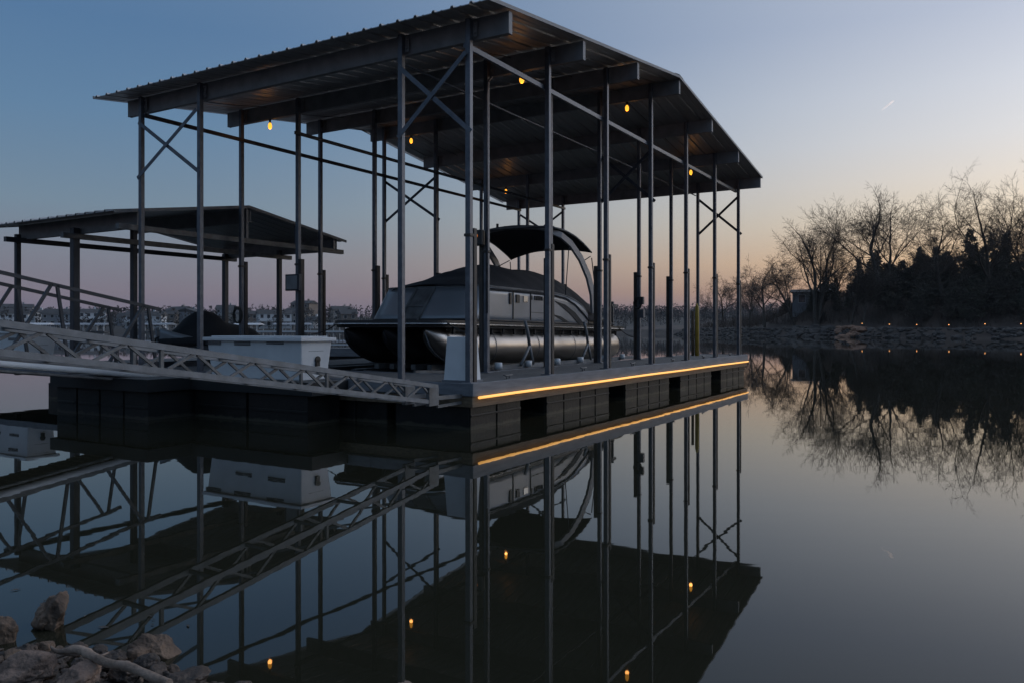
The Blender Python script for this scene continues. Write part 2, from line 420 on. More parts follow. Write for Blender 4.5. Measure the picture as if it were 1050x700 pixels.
# rails along the post rows and the cross braces
g = MB(); g.bar((0,.07,5.19),(13.5,.07,5.19),.045,.07); g.build('eave_rail', M['galv'], dock)
g = MB(); g.tube([(0,1.225,5.17),(3,1.225,5.15),(6.7,1.225,5.16),(13.5,1.225,5.17)], .016, 6); g.build('eave_rail', M['galv'], dock)
g = MB(); g.bar((2.1,5.44,5.12),(13.5,5.44,5.12),.045,.06); g.build('eave_rail', M['darksteel'], dock)
g = MB(); g.bar((0,7.05,5.19),(13.5,7.05,5.19),.045,.07); g.build('eave_rail', M['darksteel'], dock)
for k in (0, 3, 6):
    for (va, vb) in ((0,1.16),(5.51,7.12)):
        u = k*SP-.062 if k == 0 else k*SP+.06
        g = MB(); g.bar((u, va-.07, 3.99), (u, vb, 5.06), .065, .012, (1,0,0)); g.bar((u-.02, va, 5.06), (u-.02, vb, 4.05), .065, .012, (1,0,0))
        g.build('cross_brace', M['galv' if k == 0 else 'darksteel'], dock)
# conduit on the second inner post, and the string-light wires between bulbs
g = MB(); g.tube([(SP-.08,1.0,5.5),(SP-.09,1.08,5.42),(SP-.085,1.1,5.2),(SP-.085,1.1,1.6)], .02, 8); g.build('conduit', M['galv'], dock)
BULBS = [(SP,.54,'near right corner of the roof'),(3*SP,.57,''),(5*SP,.66,''),(SP,6.4,''),(3*SP,6.34,''),(5*SP,6.31,'')]
for va in (.6, 6.35):
    g = MB(); pts = []
    for i in range(61):
        u = .1+i*13.3/60; pts.append((u, va+.14, zroof(u)+.24-.05*abs(math.sin(u*math.pi/SP))))
    g.tube(pts, .007, 5); g.build('light_wire', M['socket'], dock)
# bulbs hang from the rafters: things of their own
LBL = {0:'amber bulb under the roof, second beam on the right side, nearest the roof corner',
       1:'amber bulb under the peak of the roof on its right side',
       2:'amber bulb farthest along the right side of the roof, below the right rail',
       3:'amber bulb at the left front of the roof, above the white dock box',
       4:'amber bulb under the roof peak on its left side, above the bow cover',
       5:'amber bulb at the back left of the roof, just above the boat canopy'}
for i, (u, v, _) in enumerate(BULBS):
    zb = zroof(u)-.13
    t = thing('hanging_bulb', LBL[i], 'light bulb', D(u+.1, v, zb-.05), TH, 'amber bulbs strung under the dock roof')
    g = MB(); rows = []
    for zz, r in ((-.02,.004),(-.015,.02),(.005,.035),(.035,.041),(.065,.037),(.092,.026),(.11,.018)):
        rows.append([(r*math.cos(a*math.pi/6), r*math.sin(a*math.pi/6), zz) for a in range(12)])
    g.grid(rows, True, True); g.build('globe', M['bulb'], t)
    g = MB(); g.tube([(0,0,.105),(0,0,.17)], .022, 10); g.tube([(0,0,.165),(0,0,.30)], .006, 6); g.build('socket', M['socket'], t)
    pl = bpy.data.lights.new('bulb_light','POINT'); po = bpy.data.objects.new('bulb_light', pl); col.objects.link(po)
    pl.energy = .8; pl.color = (1,.40,.10); pl.shadow_soft_size = .04
    po.location = D(u+.1, v-.0, zb-.09)

# ------------------------------------------------------------------ pontoon boat
BX, BY, BZ = 2.1, 3.3, .70
boat = thing('pontoon_boat', 'silver pontoon boat under a black mooring cover, raised on a lift in the slip', 'boat', D(BX,BY,BZ), TH)
boat.rotation_euler = (0, .012, TH)
for yc in (-.92, 0, .92):
    g = MB(); rows = []
    for x, r, cz in ((.05,.02,.62),(.10,.07,.585),(.2,.15,.51),(.35,.21,.45),(.55,.265,.395),(.8,.305,.355),(1.15,.33,.33),(2,.33,.33),(3,.33,.33),(4,.33,.33),(5,.33,.33),(6,.33,.33),(7,.33,.33),(7.75,.33,.33),(7.88,.30,.335),(7.95,.2,.35),(7.97,.02,.36)):
        rows.append([(x, yc+r*math.sin(a*math.pi/14)*.98, cz+r*math.cos(a*math.pi/14)) for a in range(28)])
    g.grid(rows, True, True)
    o = g.build('pontoon_tube', M['tubemetal'] if yc < 0 else M['tubeshade'], boat)
    g = MB()
    for x in (1.9, 3.6, 5.3, 6.9):
        rr = [[(x+dx, yc+(.331+h)*math.sin(a*math.pi/14), .33+(.331+h)*math.cos(a*math.pi/14)) for a in range(28)] for dx, h in ((-.012,0),(-.006,.004),(.006,.004),(.012,0))]
        g.grid(rr, True, True)
    g.bar((1.0,yc,-.03),(7.7,yc,-.03),.02,.09)
    g.tube([(.06,yc,.60),(.2,yc,.352),(.35,yc,.232),(.55,yc,.125),(.8,yc,.045),(1.1,yc,-.005)], .014, 6)
    g.build('weld_seam', M['alu'] if yc < 0 else M['tubeshade'], o)
def bow_outline(inset, x0, xs, rake=0, nseg=10, rad=.55):
    hy = 1.27-inset; p = [(xs, -hy)]
    cx = x0+rake+rad; cy = hy-rad
    for i in range(nseg+1):
        a = math.pi/2*i/nseg; p.append((cx-rad*math.sin(a), -cy-rad*math.cos(a)))
    for i in range(nseg+1):
        a = math.pi/2*(1-i/nseg); p.append((cx-rad*math.sin(a), cy+rad*math.cos(a)))
    p.append((xs, hy)); return p
g = MB(); g.prism(bow_outline(.02, -.05, 7.9, rad=.4), .675, .72); g.build('underskin', M['underside'], boat)
g = MB(); g.prism(bow_outline(0, -.10, 8.0, rad=.42), .722, .80); g.build('deck', M['blackdeck'], boat)
for s in (-1, 1):       # cross supports show as dark skirt beside the tubes
    g = MB()
    for i in range(18): g.box((.5+i*.42, s*1.2-.02, .56), (.5+i*.42+.05, s*1.2+.02, .674))
    g.box((.4, s*1.13-.01, .60), (7.8, s*1.13+.01, .674))
    g.build('cross_channel', M['underside'], boat)
ol = bow_outline(-.012, -.115, 8.0, rad=.43)
g = MB(); g.tube([(x, y, .735) for x, y in ol], .016, 6); g.build('rub_rail', M['trim'], boat)
# fence panels round the bow, swept down towards the stern
def ftop(x): return 1.46 if x < 4.1 else 1.46-.52*(1-math.sqrt(max(0, 1-((x-4.1)/1.95)**2)))
def dens(p, step=.12):
    o = [p[0]]
    for a, c in zip(p, p[1:]):
        L = math.hypot(c[0]-a[0], c[1]-a[1]); k = max(1, int(L/step))
        for i in range(1, k+1): o.append((a[0]+(c[0]-a[0])*i/k, a[1]+(c[1]-a[1])*i/k))
    return o
lo = dens(bow_outline(.07, .95, 6.0, rad=.35)); 
def lean(x, y):            # bow leans aft
    t = max(0, 1-(x-.95)/1.7); return x+.55*t**1.6, y*(1-.02*t)
hi = [lean(x, y) for x, y in lo]
g = MB()
rows = []
for k in range(6):
    t = k/5
    rows.append([(a[0]+(c[0]-a[0])*t, a[1]+(c[1]-a[1])*t, .802+(ftop(a[0])-.802)*t) for a, c in zip(lo, hi)])
g.grid(rows[::-1], True)
g.build('side_panel', M['panel'], boat, solid=.03)
g = MB(); g.tube([(c[0], c[1], ftop(a[0])+.012) for a, c in zip(lo, hi)], .022, 8); g.build('top_rail', M['aluold'], boat)
g = MB(); g.tube([(a[0]-.004, a[1]*1.004, .83) for a in lo], .022, 6); g.build('bottom_rail', M['blackdeck'], boat)
# bow gate with darker frame
g = MB(); xg = .95
g.add([(xg-.025,-.10,.81),(xg-.025,.32,.81),(xg+.525,.32,1.455),(xg+.525,-.10,1.455),(xg-.018,-.10,.81),(xg-.018,.32,.81),(xg+.532,.32,1.455),(xg+.532,-.10,1.455)], [(3,2,1,0),(4,5,6,7),(0,1,5,4),(1,2,6,5),(2,3,7,6),(3,0,4,7)])
for y in (-.11, .33): g.bar((xg-.05, y, .81), (xg+.50, y, 1.46), .04, .03, (0,1,0))
g.bar((xg+.20, -.10, 1.10), (xg+.20, .32, 1.10), .03, .03)
g.build('bow_gate', M['aluold'], boat)
# gate outline, nav light, vent and dark swoosh on the right side
yr = -1.218
g = MB()
for x in (2.55, 3.25): g.box((x-.012, yr-.012, .86), (x+.012, yr, 1.44))
g.box((3.25, yr-.012, 1.02), (4.3, yr, 1.028))
g.build('panel_joint', M['blackdeck'], boat)
g = MB(); g.box((2.95,yr-.016,1.22),(3.12,yr,1.34)); g.build('courtesy_light', M['trim'], boat)
g = MB(); g.box((2.66,yr-.02,1.2),(2.78,yr,1.36)); g.box((2.40,yr-.02,1.16),(2.47,yr,1.38)); g.build('gate_latch', M['blackdeck'], boat)
g = MB()
for i in range(7):
    if i == 1: continue
    g.box((3.26+i*.075, yr-.014, 1.28), (3.26+i*.075+.05, yr, 1.37))
g.build('registration_number', M['underside'], boat)
g = MB(); pts = [(4.3,1.30),(4.8,1.24),(5.3,1.08),(5.75,.84),(5.45,.84),(5.1,1.02),(4.7,1.17)]
g.add([(x, yr-.012, zz) for x, zz in pts]+[(x, yr-.004, zz) for x, zz in pts], [list(range(7)), list(range(7,14))[::-1]]+[(i,(i+1)%7,7+(i+1)%7,7+i) for i in range(7)])
pts = [(4.15,1.02),(4.6,.97),(5.0,.86),(4.75,.86),(4.5,.93)]
g.add([(x, yr-.012, zz) for x, zz in pts]+[(x, yr-.004, zz) for x, zz in pts], [list(range(5)), list(range(5,10))[::-1]]+[(i,(i+1)%5,5+(i+1)%5,5+i) for i in range(5)])
g.build('dark_swoosh', M['underside'], boat)
# mooring cover: tent of canvas with ridge supports
def interp(t, pts):
    for (a, ya), (c, yc) in zip(pts, pts[1:]):
        if t <= c:
            k = (t-a)/(c-a); k = k*k*(3-2*k)*.5+k*.5; return ya+(yc-ya)*k
    return pts[-1][1]
ridge = [(1.45,1.52),(1.9,1.68),(2.4,1.86),(2.9,2.0),(3.4,2.06),(4.4,2.04),(5.2,2.06),(5.9,1.99),(6.5,1.86),(7.0,1.62),(7.55,1.22)]
edge = [(1.45,1.45),(4.1,1.45),(4.8,1.40),(5.3,1.28),(5.7,1.10),(6.0,.95),(7.55,.86)]
g = MB(); rows = []
for i in range(61):
    x = 1.46 + i*6.05/60; zr = interp(x, ridge); ze = interp(x, edge)
    hw = 1.235 if x > 1.8 else 1.235-.35*(1-math.sqrt(max(0,1-((1.8-x)/.35)**2)))
    r = []
    for j in range(25):
        s = -1+j/12; a = abs(s)
        zz = ze+(zr-ze)*(1-a**1.9)
        zz += (.03*nz(x*1.3, s*2.2, 5) + .010*math.sin(x*9+s*5)*a)*(1-a**6)
        if a == 1: zz -= .035
        r.append((x, s*hw*(1.0 if a < 1 else 1.005), zz))
    rows.append(r)
g.grid(rows, True); g.build('mooring_cover', M['canvas'], boat, solid=.012)
# stern: dark seat backs under cover and the outboard
g = MB(); g.box((6.05,-1.2,.80),(7.3,1.2,1.0)); g.build('stern_bench', M['blackdeck'], boat, bevel=.04)
g = MB()
rows = []
for zz, a, c in ((.35,.1,.12),(.75,.14,.14),(.9,.22,.17),(1.15,.26,.19),(1.32,.22,.17),(1.38,.08,.08)):
    rows.append([(8.05+a*math.cos(q*math.pi/8)+.05, c*math.sin(q*math.pi/8), zz) for q in range(16)])
g.grid(rows, True, True); g.tube([(8.1,0,.4),(8.12,0,-.1)], [.08,.05], 10); g.build('outboard_motor', M['blackdeck'], boat)
g = MB(); g.box((7.55,-1.18,.802),(7.6,-1.12,1.42)); g.box((7.5,-1.18,1.3),(7.75,-1.13,1.36)); g.build('stern_rail', M['aluold'], boat)
# tower arch, canopy
def arch_pts(y):
    return [(6.30,y*1.06,1.10),(6.24,y*1.05,1.55),(6.05,y*1.03,1.95),(5.7,y*1.0,2.35),(5.25,y*.97,2.65),(4.85,y*.93,2.80),(4.55,y*.80,2.88)]
for s in (-1, 1):
    g = MB(); P = arch_pts(s*1.16)
    rows = []
    for i, p in enumerate(P):
        a = Vector(P[max(0,i-1)]); c = Vector(P[min(len(P)-1,i+1)]); d = (c-a).normalized(); nn_ = d.cross(Vector((0,1,0))).normalized()
        w_ = .13-.07*i/6
        p = Vector(p); rows.append([p+nn_*w_+Vector((0,-.03,0)), p+nn_*w_+Vector((0,.03,0)), p-nn_*w_+Vector((0,.03,0)), p-nn_*w_+Vector((0,-.03,0))])
    g.grid(rows, False, True); g.build('tower_arch', M['archsilver'], boat, bevel=.01)
g = MB(); g.tube([(4.52, y*1.0, 2.90+.10*(1-(y/.95)**2)) for y in [-.95+i*.19 for i in range(11)]], .05, 8); g.build('tower_crossbar', M['alu'], boat)
g = MB(); rows = []
for i in range(13):
    t = i/12; x = 4.45+t*1.85; zc = 2.97+.04*math.sin(t*math.pi)-.32*t*t
    r = []
    for j in range(17):
        s = -1+j/8; drop = (.05+.05*t)*abs(s)**2.5
        if s > .3: drop += .10*t*(s-.3)
        r.append((x+.08*abs(s)*t, s*1.12, zc-drop+.012*nz(x*3, s*3, 2)))
    rows.append(r)
g.grid(rows, True); o = g.build('canopy', M['canvas'], boat, solid=.02)
g = MB()
g.tube([tuple(Vector(p)+Vector((0,0,.015))) for p in rows[0]], .022, 6); g.tube([tuple(Vector(p)+Vector((0,0,.015))) for p in rows[-1]], .018, 6)
for s in (0, -1): g.tube([tuple(r[s]) for r in rows], .02, 6)
g.build('canopy_frame', M['alu'], o)
for s in (-1, 1):
    g = MB(); g.tube([(6.35, s*1.14, 2.42), (6.6, s*1.18, 1.2)], .013, 6); g.tube([(5.2, s*1.12, 2.7), (4.9, s*1.18, 1.45)], .012, 6); g.tube([(6.3,s*1.13,2.45),(5.75,s*1.14,2.25)], .012, 6)
    g.build('canopy_strut', M['darksteel'], boat)
g = MB(); g.tube([(4.7,0.5,3.02),(4.7,0.5,3.14)], .03, 8); g.build('anchor_light', M['blackdeck'], boat)

# mooring lines from the boat to the inner posts
def line(p, q, sag, label):
    p = Vector(p); q = Vector(q); g = MB(); L = (q-p)
    g.tube([p+L*(i/14)+Vector((0,0,-sag*4*(i/14)*(1-i/14))) for i in range(15)], .011, 6)
    o = g.build('mooring_line', M['rope'], None); tag(o, label, 'rope')
line(D(2.35,2.1,1.50), D(SP,1.16+.06,1.30), .10, 'slack dark mooring line from the boat bow to the second inner post on the right')
line(D(2.35,4.5,1.50), D(SP,5.51-.06,1.25), .10, 'slack dark mooring line from the boat bow to the left walkway post')
line(D(9.9,2.1,1.42), D(4*SP,1.16+.06,1.15), .08, 'slack dark mooring line from the stern to an inner right post')
for i, u in enumerate((.9, 3.4, 5.6, 7.9, 10.1, 12.4)):
    t = thing('dock_cleat', ['cleat on the right deck edge nearest the front corner','second cleat from the front corner on the right deck edge','third cleat from the front corner on the right deck edge','third cleat from the far end of the right deck edge','second cleat from the far end of the right deck edge','cleat at the far end of the right deck edge'][i], 'cleat', D(u,-.07,.633), TH, 'cleats along the right deck edge')
    g = MB(); g.tube([(-.12,0,.06),(-.05,0,.05),(.05,0,.05),(.12,0,.06)], [.010,.014,.014,.010], 8); g.tube([(-.04,0,0),(-.04,0,.05)], .012, 6); g.tube([(.04,0,0),(.04,0,.05)], .012, 6)
    g.build('horn', M['aluold'], t); g = MB(); g.box((-.07,-.025,0),(.07,.025,.006)); g.build('base', M['aluold'], t)

# ------------------------------------------------------------------ boat lift
lift = thing('boat_lift', 'low steel boat lift frame with bunk beams under the pontoon boat', 'boat lift', D(2.4,3.3,.0), TH)
g = MB()
for v in (-1.9, -.92, .92, 1.9): g.box((0, v-.05, .50), (8.2, v+.05, .60))
for u in (.3, 2.6, 5, 7.6): g.box((u-.05, -2.0, .38), (u+.05, 2.0, .495))
g.build('lift_frame', M['darksteel'], lift)
for v in (-.62, -.25, .25, .62):
    g = MB(); g.box((.3, v-.05, .605), (7.8, v+.05, .70)); g.build('bunk', M['aluold'], lift)
g = MB(); g.box((1.0,-1.62,.60),(8.0,-1.57,.68)); g.build('side_beam', M['alu'], lift)
for u in (1.0, 2.1, 3.3, 4.4, 5.6, 6.7):
    g = MB(); g.tube([(u,-1.66,.62),(u,-1.66,.74)], .07, 10); g.build('roller', M['whitefib'], lift)
for u in (2.25, 4.9):
    g = MB(); y = -1.60
    g.tube([(u,y,1.02),(u-.02,y+.03,1.30),(u-.08,y+.06,1.50)], .032, 8); g.tube([(u,y,1.02),(u-.42,y-.05,.66)], .03, 8); g.tube([(u,y,1.02),(u+.10,y-.03,.66)], .03, 8)
    g.build('guide_post', M['alu'], lift)
g = MB(); g.bar((-.5,.2,.60),(1.4,.9,.46),.06,.06); g.bar((-.5,-.9,.62),(1.2,-1.2,.55),.05,.05); g.build('lift_arm', M['aluold'], lift)

# ------------------------------------------------------------------ things standing on the dock
t = thing('dock_pedestal', 'white slanted dock pedestal beside the front corner post', 'pedestal', D(.22,.26,.62), TH)
g = MB(); a, c = .17, .14
g.add([(-a,-.2,0),(a,-.2,0),(a,.2,0),(-a,.2,0),(-c,-.165,.62),(c,-.165,.60),(c,.165,.60),(-c,.165,.62)], [(3,2,1,0),(4,5,6,7),(0,1,5,4),(1,2,6,5),(2,3,7,6),(3,0,4,7)])
g.build('body', M['white'], t, bevel=.012)
g = MB(); g.box((-.19,-.22,.0005),(.19,.22,.03)); g.build('base', M['fascia'], t)

# front platforms that carry the dock box and the railed gangway
plat = thing('landing_float', 'dark landing float at the front left of the dock carrying the white dock box', 'floating platform', D(0,0,0), TH)
g = MB(); boards(g, -.86, -.17, 2.1, 4.6, .60, False); boards(g, -1.6, -.17, 4.62, 7.05, .60, False); g.build('deck', M['deck'], plat)
g = MB(); g.box((-.90,2.05,.42),(-.861,4.6,.606)); g.box((-.90,2.01,.42),(-.17,2.049,.606)); g.box((-1.65,4.57,.42),(-1.601,7.1,.606)); g.box((-1.6,7.051,.42),(-.17,7.1,.606)); g.box((-1.6,4.57,.42),(-.902,4.618,.606))
g.build('deck_edge', M['underside'], plat)
for (a, c, u0) in ((2.15,3.35,-.84),(3.4,4.55,-.84),(4.65,5.22,-1.58),(5.26,5.83,-1.58),(5.87,6.44,-1.58),(6.48,7.02,-1.58)):
    g = MB(); g.box((u0, a, -.2), (-.2, c, .41))
    for zz in (.16,): g.box((u0-.012, a+.02, zz), (u0, c-.02, zz+.04))
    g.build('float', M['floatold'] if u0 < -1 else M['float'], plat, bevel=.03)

def dock_box(loc, L, W, H, label):
    t = thing('dock_box', label, 'dock box', loc, TH)
    g = MB(); a = .05
    g.add([(a,a,0),(W-a,a,0),(W-a,L-a,0),(a,L-a,0),(0,0,H),(W,0,H),(W,L,H),(0,L,H)], [(3,2,1,0),(4,5,6,7),(0,1,5,4),(1,2,6,5),(2,3,7,6),(3,0,4,7)])
    g.build('body', M['whitefib'], t, bevel=.015)
    g = MB(); g.box((-.05,-.05,H+.001),(W+.05,L+.05,H+.055)); g.box((.04,.04,H+.056),(W-.04,L-.04,H+.075)); g.build('lid', M['whitefib'], t, bevel=.012)
    for (y, zz) in ((.35,.52),(1.05,.50),(.35,.22),(1.05,.21),(1.7,.5)):
        if y > L-.3: continue
        x = a*(1-zz/H)*1.0
        g = MB()
        for q in range(3): g.box((x-.012, y, zz+q*.02), (x+.03, y+.35, zz+q*.02+.012))
        g.build('louvre', M['darksteel'], t)
    g = MB(); g.box((.16,.012,.42),(W-.16,.03,.425)); g.box((.16,.004,.60),(W-.16,.02,.604)); g.build('panel_line', M['darksteel'], t)
    g = MB(); g.tube([(W*.55,.0,.30),(W*.55,.04,.30)], .05, 12); g.box((W*.55-.035,.0,.2),(W*.55+.035,.03,.3)); g.build('latch', M['blackdeck'], t)
    return t
dock_box(D(-.72,2.40,.605), 2.02, .62, .56, 'white fibreglass dock box with overhanging lid and black latch, at the front of the dock')

t = thing('small_cooler', 'small red and pale cooler standing behind the white dock box', 'cooler', D(.55,4.35,.621), TH)
g = MB(); g.box((0,0,0),(.3,.42,.42)); g.build('body', M['red'], t, bevel=.03)
g = MB(); g.box((-.01,-.01,.421),(.31,.43,.48)); g.build('lid', M['white'], t, bevel=.015)

t = thing('mooring_pole', 'yellow painted pole with pointed top at the back of the right walkway', 'pole', D(12.3,.8,.62), TH)
g = MB(); g.tube([(0,0,0),(0,0,1.25),(0,0,1.33),(0,0,1.42)], [.055,.055,.045,.01], 8); g.build('shaft', M['yellow'], t)
g = MB(); g.tube([(0,.12,0),(0,.12,1.2)], .04, 8); g.build('back_pole', M['wood'], t)

t = thing('amber_lamp', 'dim orange lamp in a dark housing beside the second inner post', 'lamp', D(SP-.12,1.16,2.72), TH)
g = MB(); g.box((-.06,-.02,0),(.05,.16,.26)); g.build('housing', M['blackdeck'], t, bevel=.02)
g = MB(); g.tube([(-.062,.09,.16),(-.075,.09,.16)], .035, 12); g.build('lens', M['bulbdim'], t)

def coil(loc, r, label):
    t = thing('rope_coil', label, 'rope', loc, TH)
    for q in range(3):
        g = MB(); g.tube([(.02*q, r*(1+.05*q)*math.cos(a*.3), -.0+r*1.4*math.sin(a*.3)-r*1.2) for a in range(22)], .013, 5); g.build('loop', M['rope'], t)
    g = MB(); g.box((-.03,-.05,-.02),(.05,.05,.05)); g.build('hook', M['socket'], t)
coil(D(SP-.12,7.12,1.75), .11, 'coiled dark rope hung on an outer post of the left walkway')
coil(D(4*SP-.12,.0+1.16,2.05), .09, 'small coil of line hung on an inner post of the right walkway')
t = thing('power_box', 'two small grey power boxes fixed to an inner post right of the stern', 'power box', D(4*SP-.1,1.16,1.6), TH)
g = MB(); g.box((-.05,-.17,.0),(.04,-.05,.2)); g.build('lower_box', M['galv'], t); g = MB(); g.box((-.05,-.16,.32),(.04,-.05,.5)); g.build('upper_box', M['darksteel'], t)
t = thing('power_box', 'square grey electrical panel on a post behind the white dock box', 'power box', D(SP,5.51,2.08), TH)
g = MB(); g.box((-.13,-.15,0),(-.05,.22,.32)); g.build('cabinet', M['darksteel'], t, bevel=.008)
g = MB(); g.box((-.142,-.11,.03),(-.1305,.18,.29)); g.build('door', M['rafter'], t)

# ------------------------------------------------------------------ gangways
def uvz_line(p, q): 
    p = Vector(p); q = Vector(q); return lambda s: p+(q-p)*s
# A: low trussed ramp landing at the right walkway
gw = thing('truss_arm', 'pale open aluminium truss arm bracing the right front corner to the shore', 'truss arm', D(0,0,0), TH)
def gA(u, v, dz=0):
    return (u, v, .345-.147*(u+.25)+dz)
UA, UB = -8.6, -.70
for v in (.02, .40):
    g = MB(); g.bar(gA(UA,v,.205), gA(UB,v,.205), .04, .052); g.build('upper_chord', M['alu'], gw)
    g = MB(); g.bar(gA(UA,v,0), gA(UB,v,0), .04, .052); g.build('lower_chord', M['alu'], gw)
    g = MB(); u = UB; q = 0
    while u > UA+.6:
        if q % 3 == 0: g.bar(gA(u,v,.02), gA(u,v,.18), .028, .03, (1,0,0))
        g.bar(gA(u-.05,v,.02), gA(u-.30,v,.18), .022, .025); g.bar(gA(u-.34,v,.18), gA(u-.60,v,.02), .022, .025)
        u -= .66; q += 1
    g.build('lattice', M['aluold'], gw)
g = MB(); u = UB-.1; q = 0
while u > UA+.6:
    g.bar(gA(u,.04,0), gA(u,.38,0), .03, .03); g.bar(gA(u,.04,.205), gA(u-.33,.38,.205), .022, .02)
    u -= .66
g.build('cross_lattice', M['aluold'], gw)
for v in (.02, .40):
    g = MB(); g.box((UB-.20,v-.028,gA(UB,v,-.03)[2]),(UB,v+.028,gA(UB,v,.20)[2])); g.bar(gA(UB,v,.06),(-.17,v,.46),.045,.05); g.bar(gA(UB,v,-.05),(-.17,v,.37),.03,.035)
    g.build('end_bracket', M['aluold'], gw)
# B: railed ramp landing at the left walkway
gb = thing('railed_gangway', 'dark gangway with tall zigzag handrails leading to the left front of the dock', 'gangway', D(0,0,0), TH)
def gB(u, v, dz=0): return (u, v, .56-.125*(u+.65)+dz)
def hB(u, v): return (u, v, 1.655-.187*(u+.74))
UA, UB = -8.6, -.70
for v in (5.52, 6.58):
    g = MB(); g.bar(hB(UA,v), hB(UB-.05,v), .04, .05)
    g.build('handrail', M['darksteel'], gb)
    g = MB(); g.bar(gB(UA,v,.10), gB(UB,v,.08), .05, .09); g.build('chord', M['aluold'], gb)
    g = MB(); u = UB-.12; q = 0
    while u > UA+1:
        g.bar(gB(u,v,.1), hB(u-.16,v), .04, .04, (0,1,0)); g.bar(gB(u-.85,v,.1), hB(u-.24,v), .04, .04, (0,1,0))
        u -= 1.45
    g.build('rail_lattice', M['darksteel'], gb)
g = MB(); u = UA
while u < UB:
    a = gB(u,6,.03); g.bar((a[0],5.56,a[2]), (a[0],6.54,a[2]), .135, .025); u += .145
g.build('walk_boards', M['wood'], gb)
g = MB(); g.tube([gB(UA,5.42,-.02), gB(-.62,5.42,.0)], .048, 12); g.build('side_pipe', M['white'], gb)
g = MB(); g.tube([gB(UA,5.42,-.13), gB(-.62,5.42,-.09)], .025, 8); g.build('lower_pipe', M['aluold'], gb)
g = MB(); g.tube([(-.62,5.42,.55),(-.5,5.2,.50),(-.30,4.5,.47),(-.23,2,.46),(-.22,.1,.46)], .014, 6); g.build('water_hose', M['rope'], gb)

# ------------------------------------------------------------------ the small dock on the left
d2 = thing('small_boat_dock', 'smaller boat dock with low peaked metal roof behind the gangways on the left', 'boat dock', D(0,0,0), TH)
def zr2(u): return 3.20+.40*(1-abs(u-2.6)/2.6)
g = MB(); boards(g, -.3, 5.4, 8.95, 9.75, .58); boards(g, -.3, 5.4, 10.75, 12.4, .58); boards(g, -.3, .5, 9.76, 10.74, .58, False); g.build('deck', M['deck'], d2)
g = MB(); g.box((-.35,8.9,.47),(-.301,12.45,.585)); g.box((-.30,8.9,.40),(5.45,8.948,.585)); g.box((-.3,12.401,.47),(5.45,12.45,.585)); g.build('deck_edge', M['fascia'], d2)
for a in (-.25, 1.4, 2.9, 4.2):
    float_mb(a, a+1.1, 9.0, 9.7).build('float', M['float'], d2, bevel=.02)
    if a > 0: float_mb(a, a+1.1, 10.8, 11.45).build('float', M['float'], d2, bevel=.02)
for (u, v, wd) in ((0,11.25,.048),(0,9.2,.065),(1.25,9.2,.05),(5.2,11.2,.06),(5.2,9.2,.05),(2.6,11.25,.05)):
    g = MB(); g.box((u-wd, v-wd, .40), (u+wd, v+wd, zr2(u)+.1)); g.build('post', M['darksteel'], d2, bevel=.008)
for u in (0, 2.6, 5.2):
    g = MB(); z0 = zr2(u); a = u+.12
    g.box((a-.02,7.40,z0),(a+.02,11.4,z0+.30)); g.box((a+.021,7.40,z0),(a+.08,11.4,z0+.02)); g.build('rafter', M['rafter'], d2)
for (v, zz, m) in ((7.38,3.14,'aluold'),(9.12,3.08,'aluold'),(11.15,3.12,'darksteel')):
    g = MB(); g.box((-.3,v-.05,zz),(5.5,v+.05,zz+.10)); g.build('eave_beam', M[m], d2)
for u in (1.4, 2.6, 4.0, 5.2):
    g = MB(); g.box((u-.03,7.35,3.241),(u+.03,7.41,zr2(u)+.28)); g.build('hanger', M['galv'], d2)
prof2 = ribbed(7.30, 11.75)
for (ua, ub) in ((-.42, 2.6), (2.6, 5.55)):
    g = MB(); rt = []; rb = []
    for i in range(4):
        u = ua+(ub-ua)*i/3; zz = zr2(u)+.315
        rt.append([(u, v, zz+dz) for v, dz in prof2]); rb.append([(u, v, zz+dz-.012) for v, dz in prof2])
    g.grid(rt[::-1], False); g.grid(rb, False); nn = len(prof2)
    for e in (0, -1): g.add(rt[e]+rb[e], [(i, i+1, nn+i+1, nn+i) for i in range(nn-1)])
    for e in (0, -1): g.add([r[e] for r in rt]+[r[e] for r in rb], [(i, i+1, 4+i+1, 4+i) for i in range(3)])
    g.build('roof_panel', M['roofmetal'], d2)
for v in (7.292,11.758):
    g = MB()
    for (ua, ub) in ((-.42, 2.6), (2.6, 5.55)): g.bar((ua,v,zr2(ua)+.30),(ub,v,zr2(ub)+.30),.012,.06)
    g.build('roof_edge_trim', M['rafter'], d2)

# covered watercraft on the small dock
jb = thing('covered_watercraft', 'small watercraft under a dark cover beside the left walkway', 'small boat', D(1.2,8.35,.62), TH)
g = MB(); rows = []
for i in range(15):
    t = i/14; x = t*2.5; hw = .50*math.sin(min(1,t*1.9+.08)*math.pi/2)*(1-.15*t); zk = .35*(1-t)**3
    rows.append([(x, hw*math.sin(a*math.pi/10-math.pi/2), zk+.40*(1-.9*math.cos(a*math.pi/10-math.pi/2))) for a in range(11)])
g.grid(rows, True); g.build('hull', M['panel'], jb, solid=.02)
g = MB(); rows = []
for i in range(17):
    t = i/16; x = -.03+t*2.56; hw = .53*math.sin(min(1,t*1.9+.08)*math.pi/2)*(1-.12*t); top = interp(t, [(0,.55),(.2,.72),(.36,1.08),(.48,1.12),(.6,.86),(.85,.78),(1,.5)])
    rows.append([(x, hw*math.sin(a), .38+(top-.38)*math.cos(a)**.8+.02*nz(x*3,a*2,1)) for a in [(-1+j/8)*math.pi/2*.999 for j in range(17)]])
g.grid(rows, True); g.build('cover', M['canvas'], jb, solid=.012)
g = MB()
for y in (-.28, .28): g.box((.2,y-.05,-.18),(2.4,y+.05,.06))
for x in (.5, 2.1): g.box((x-.05,-.9,-.3),(x+.05,.6,-.181))
g.build('cradle', M['darksteel'], jb)
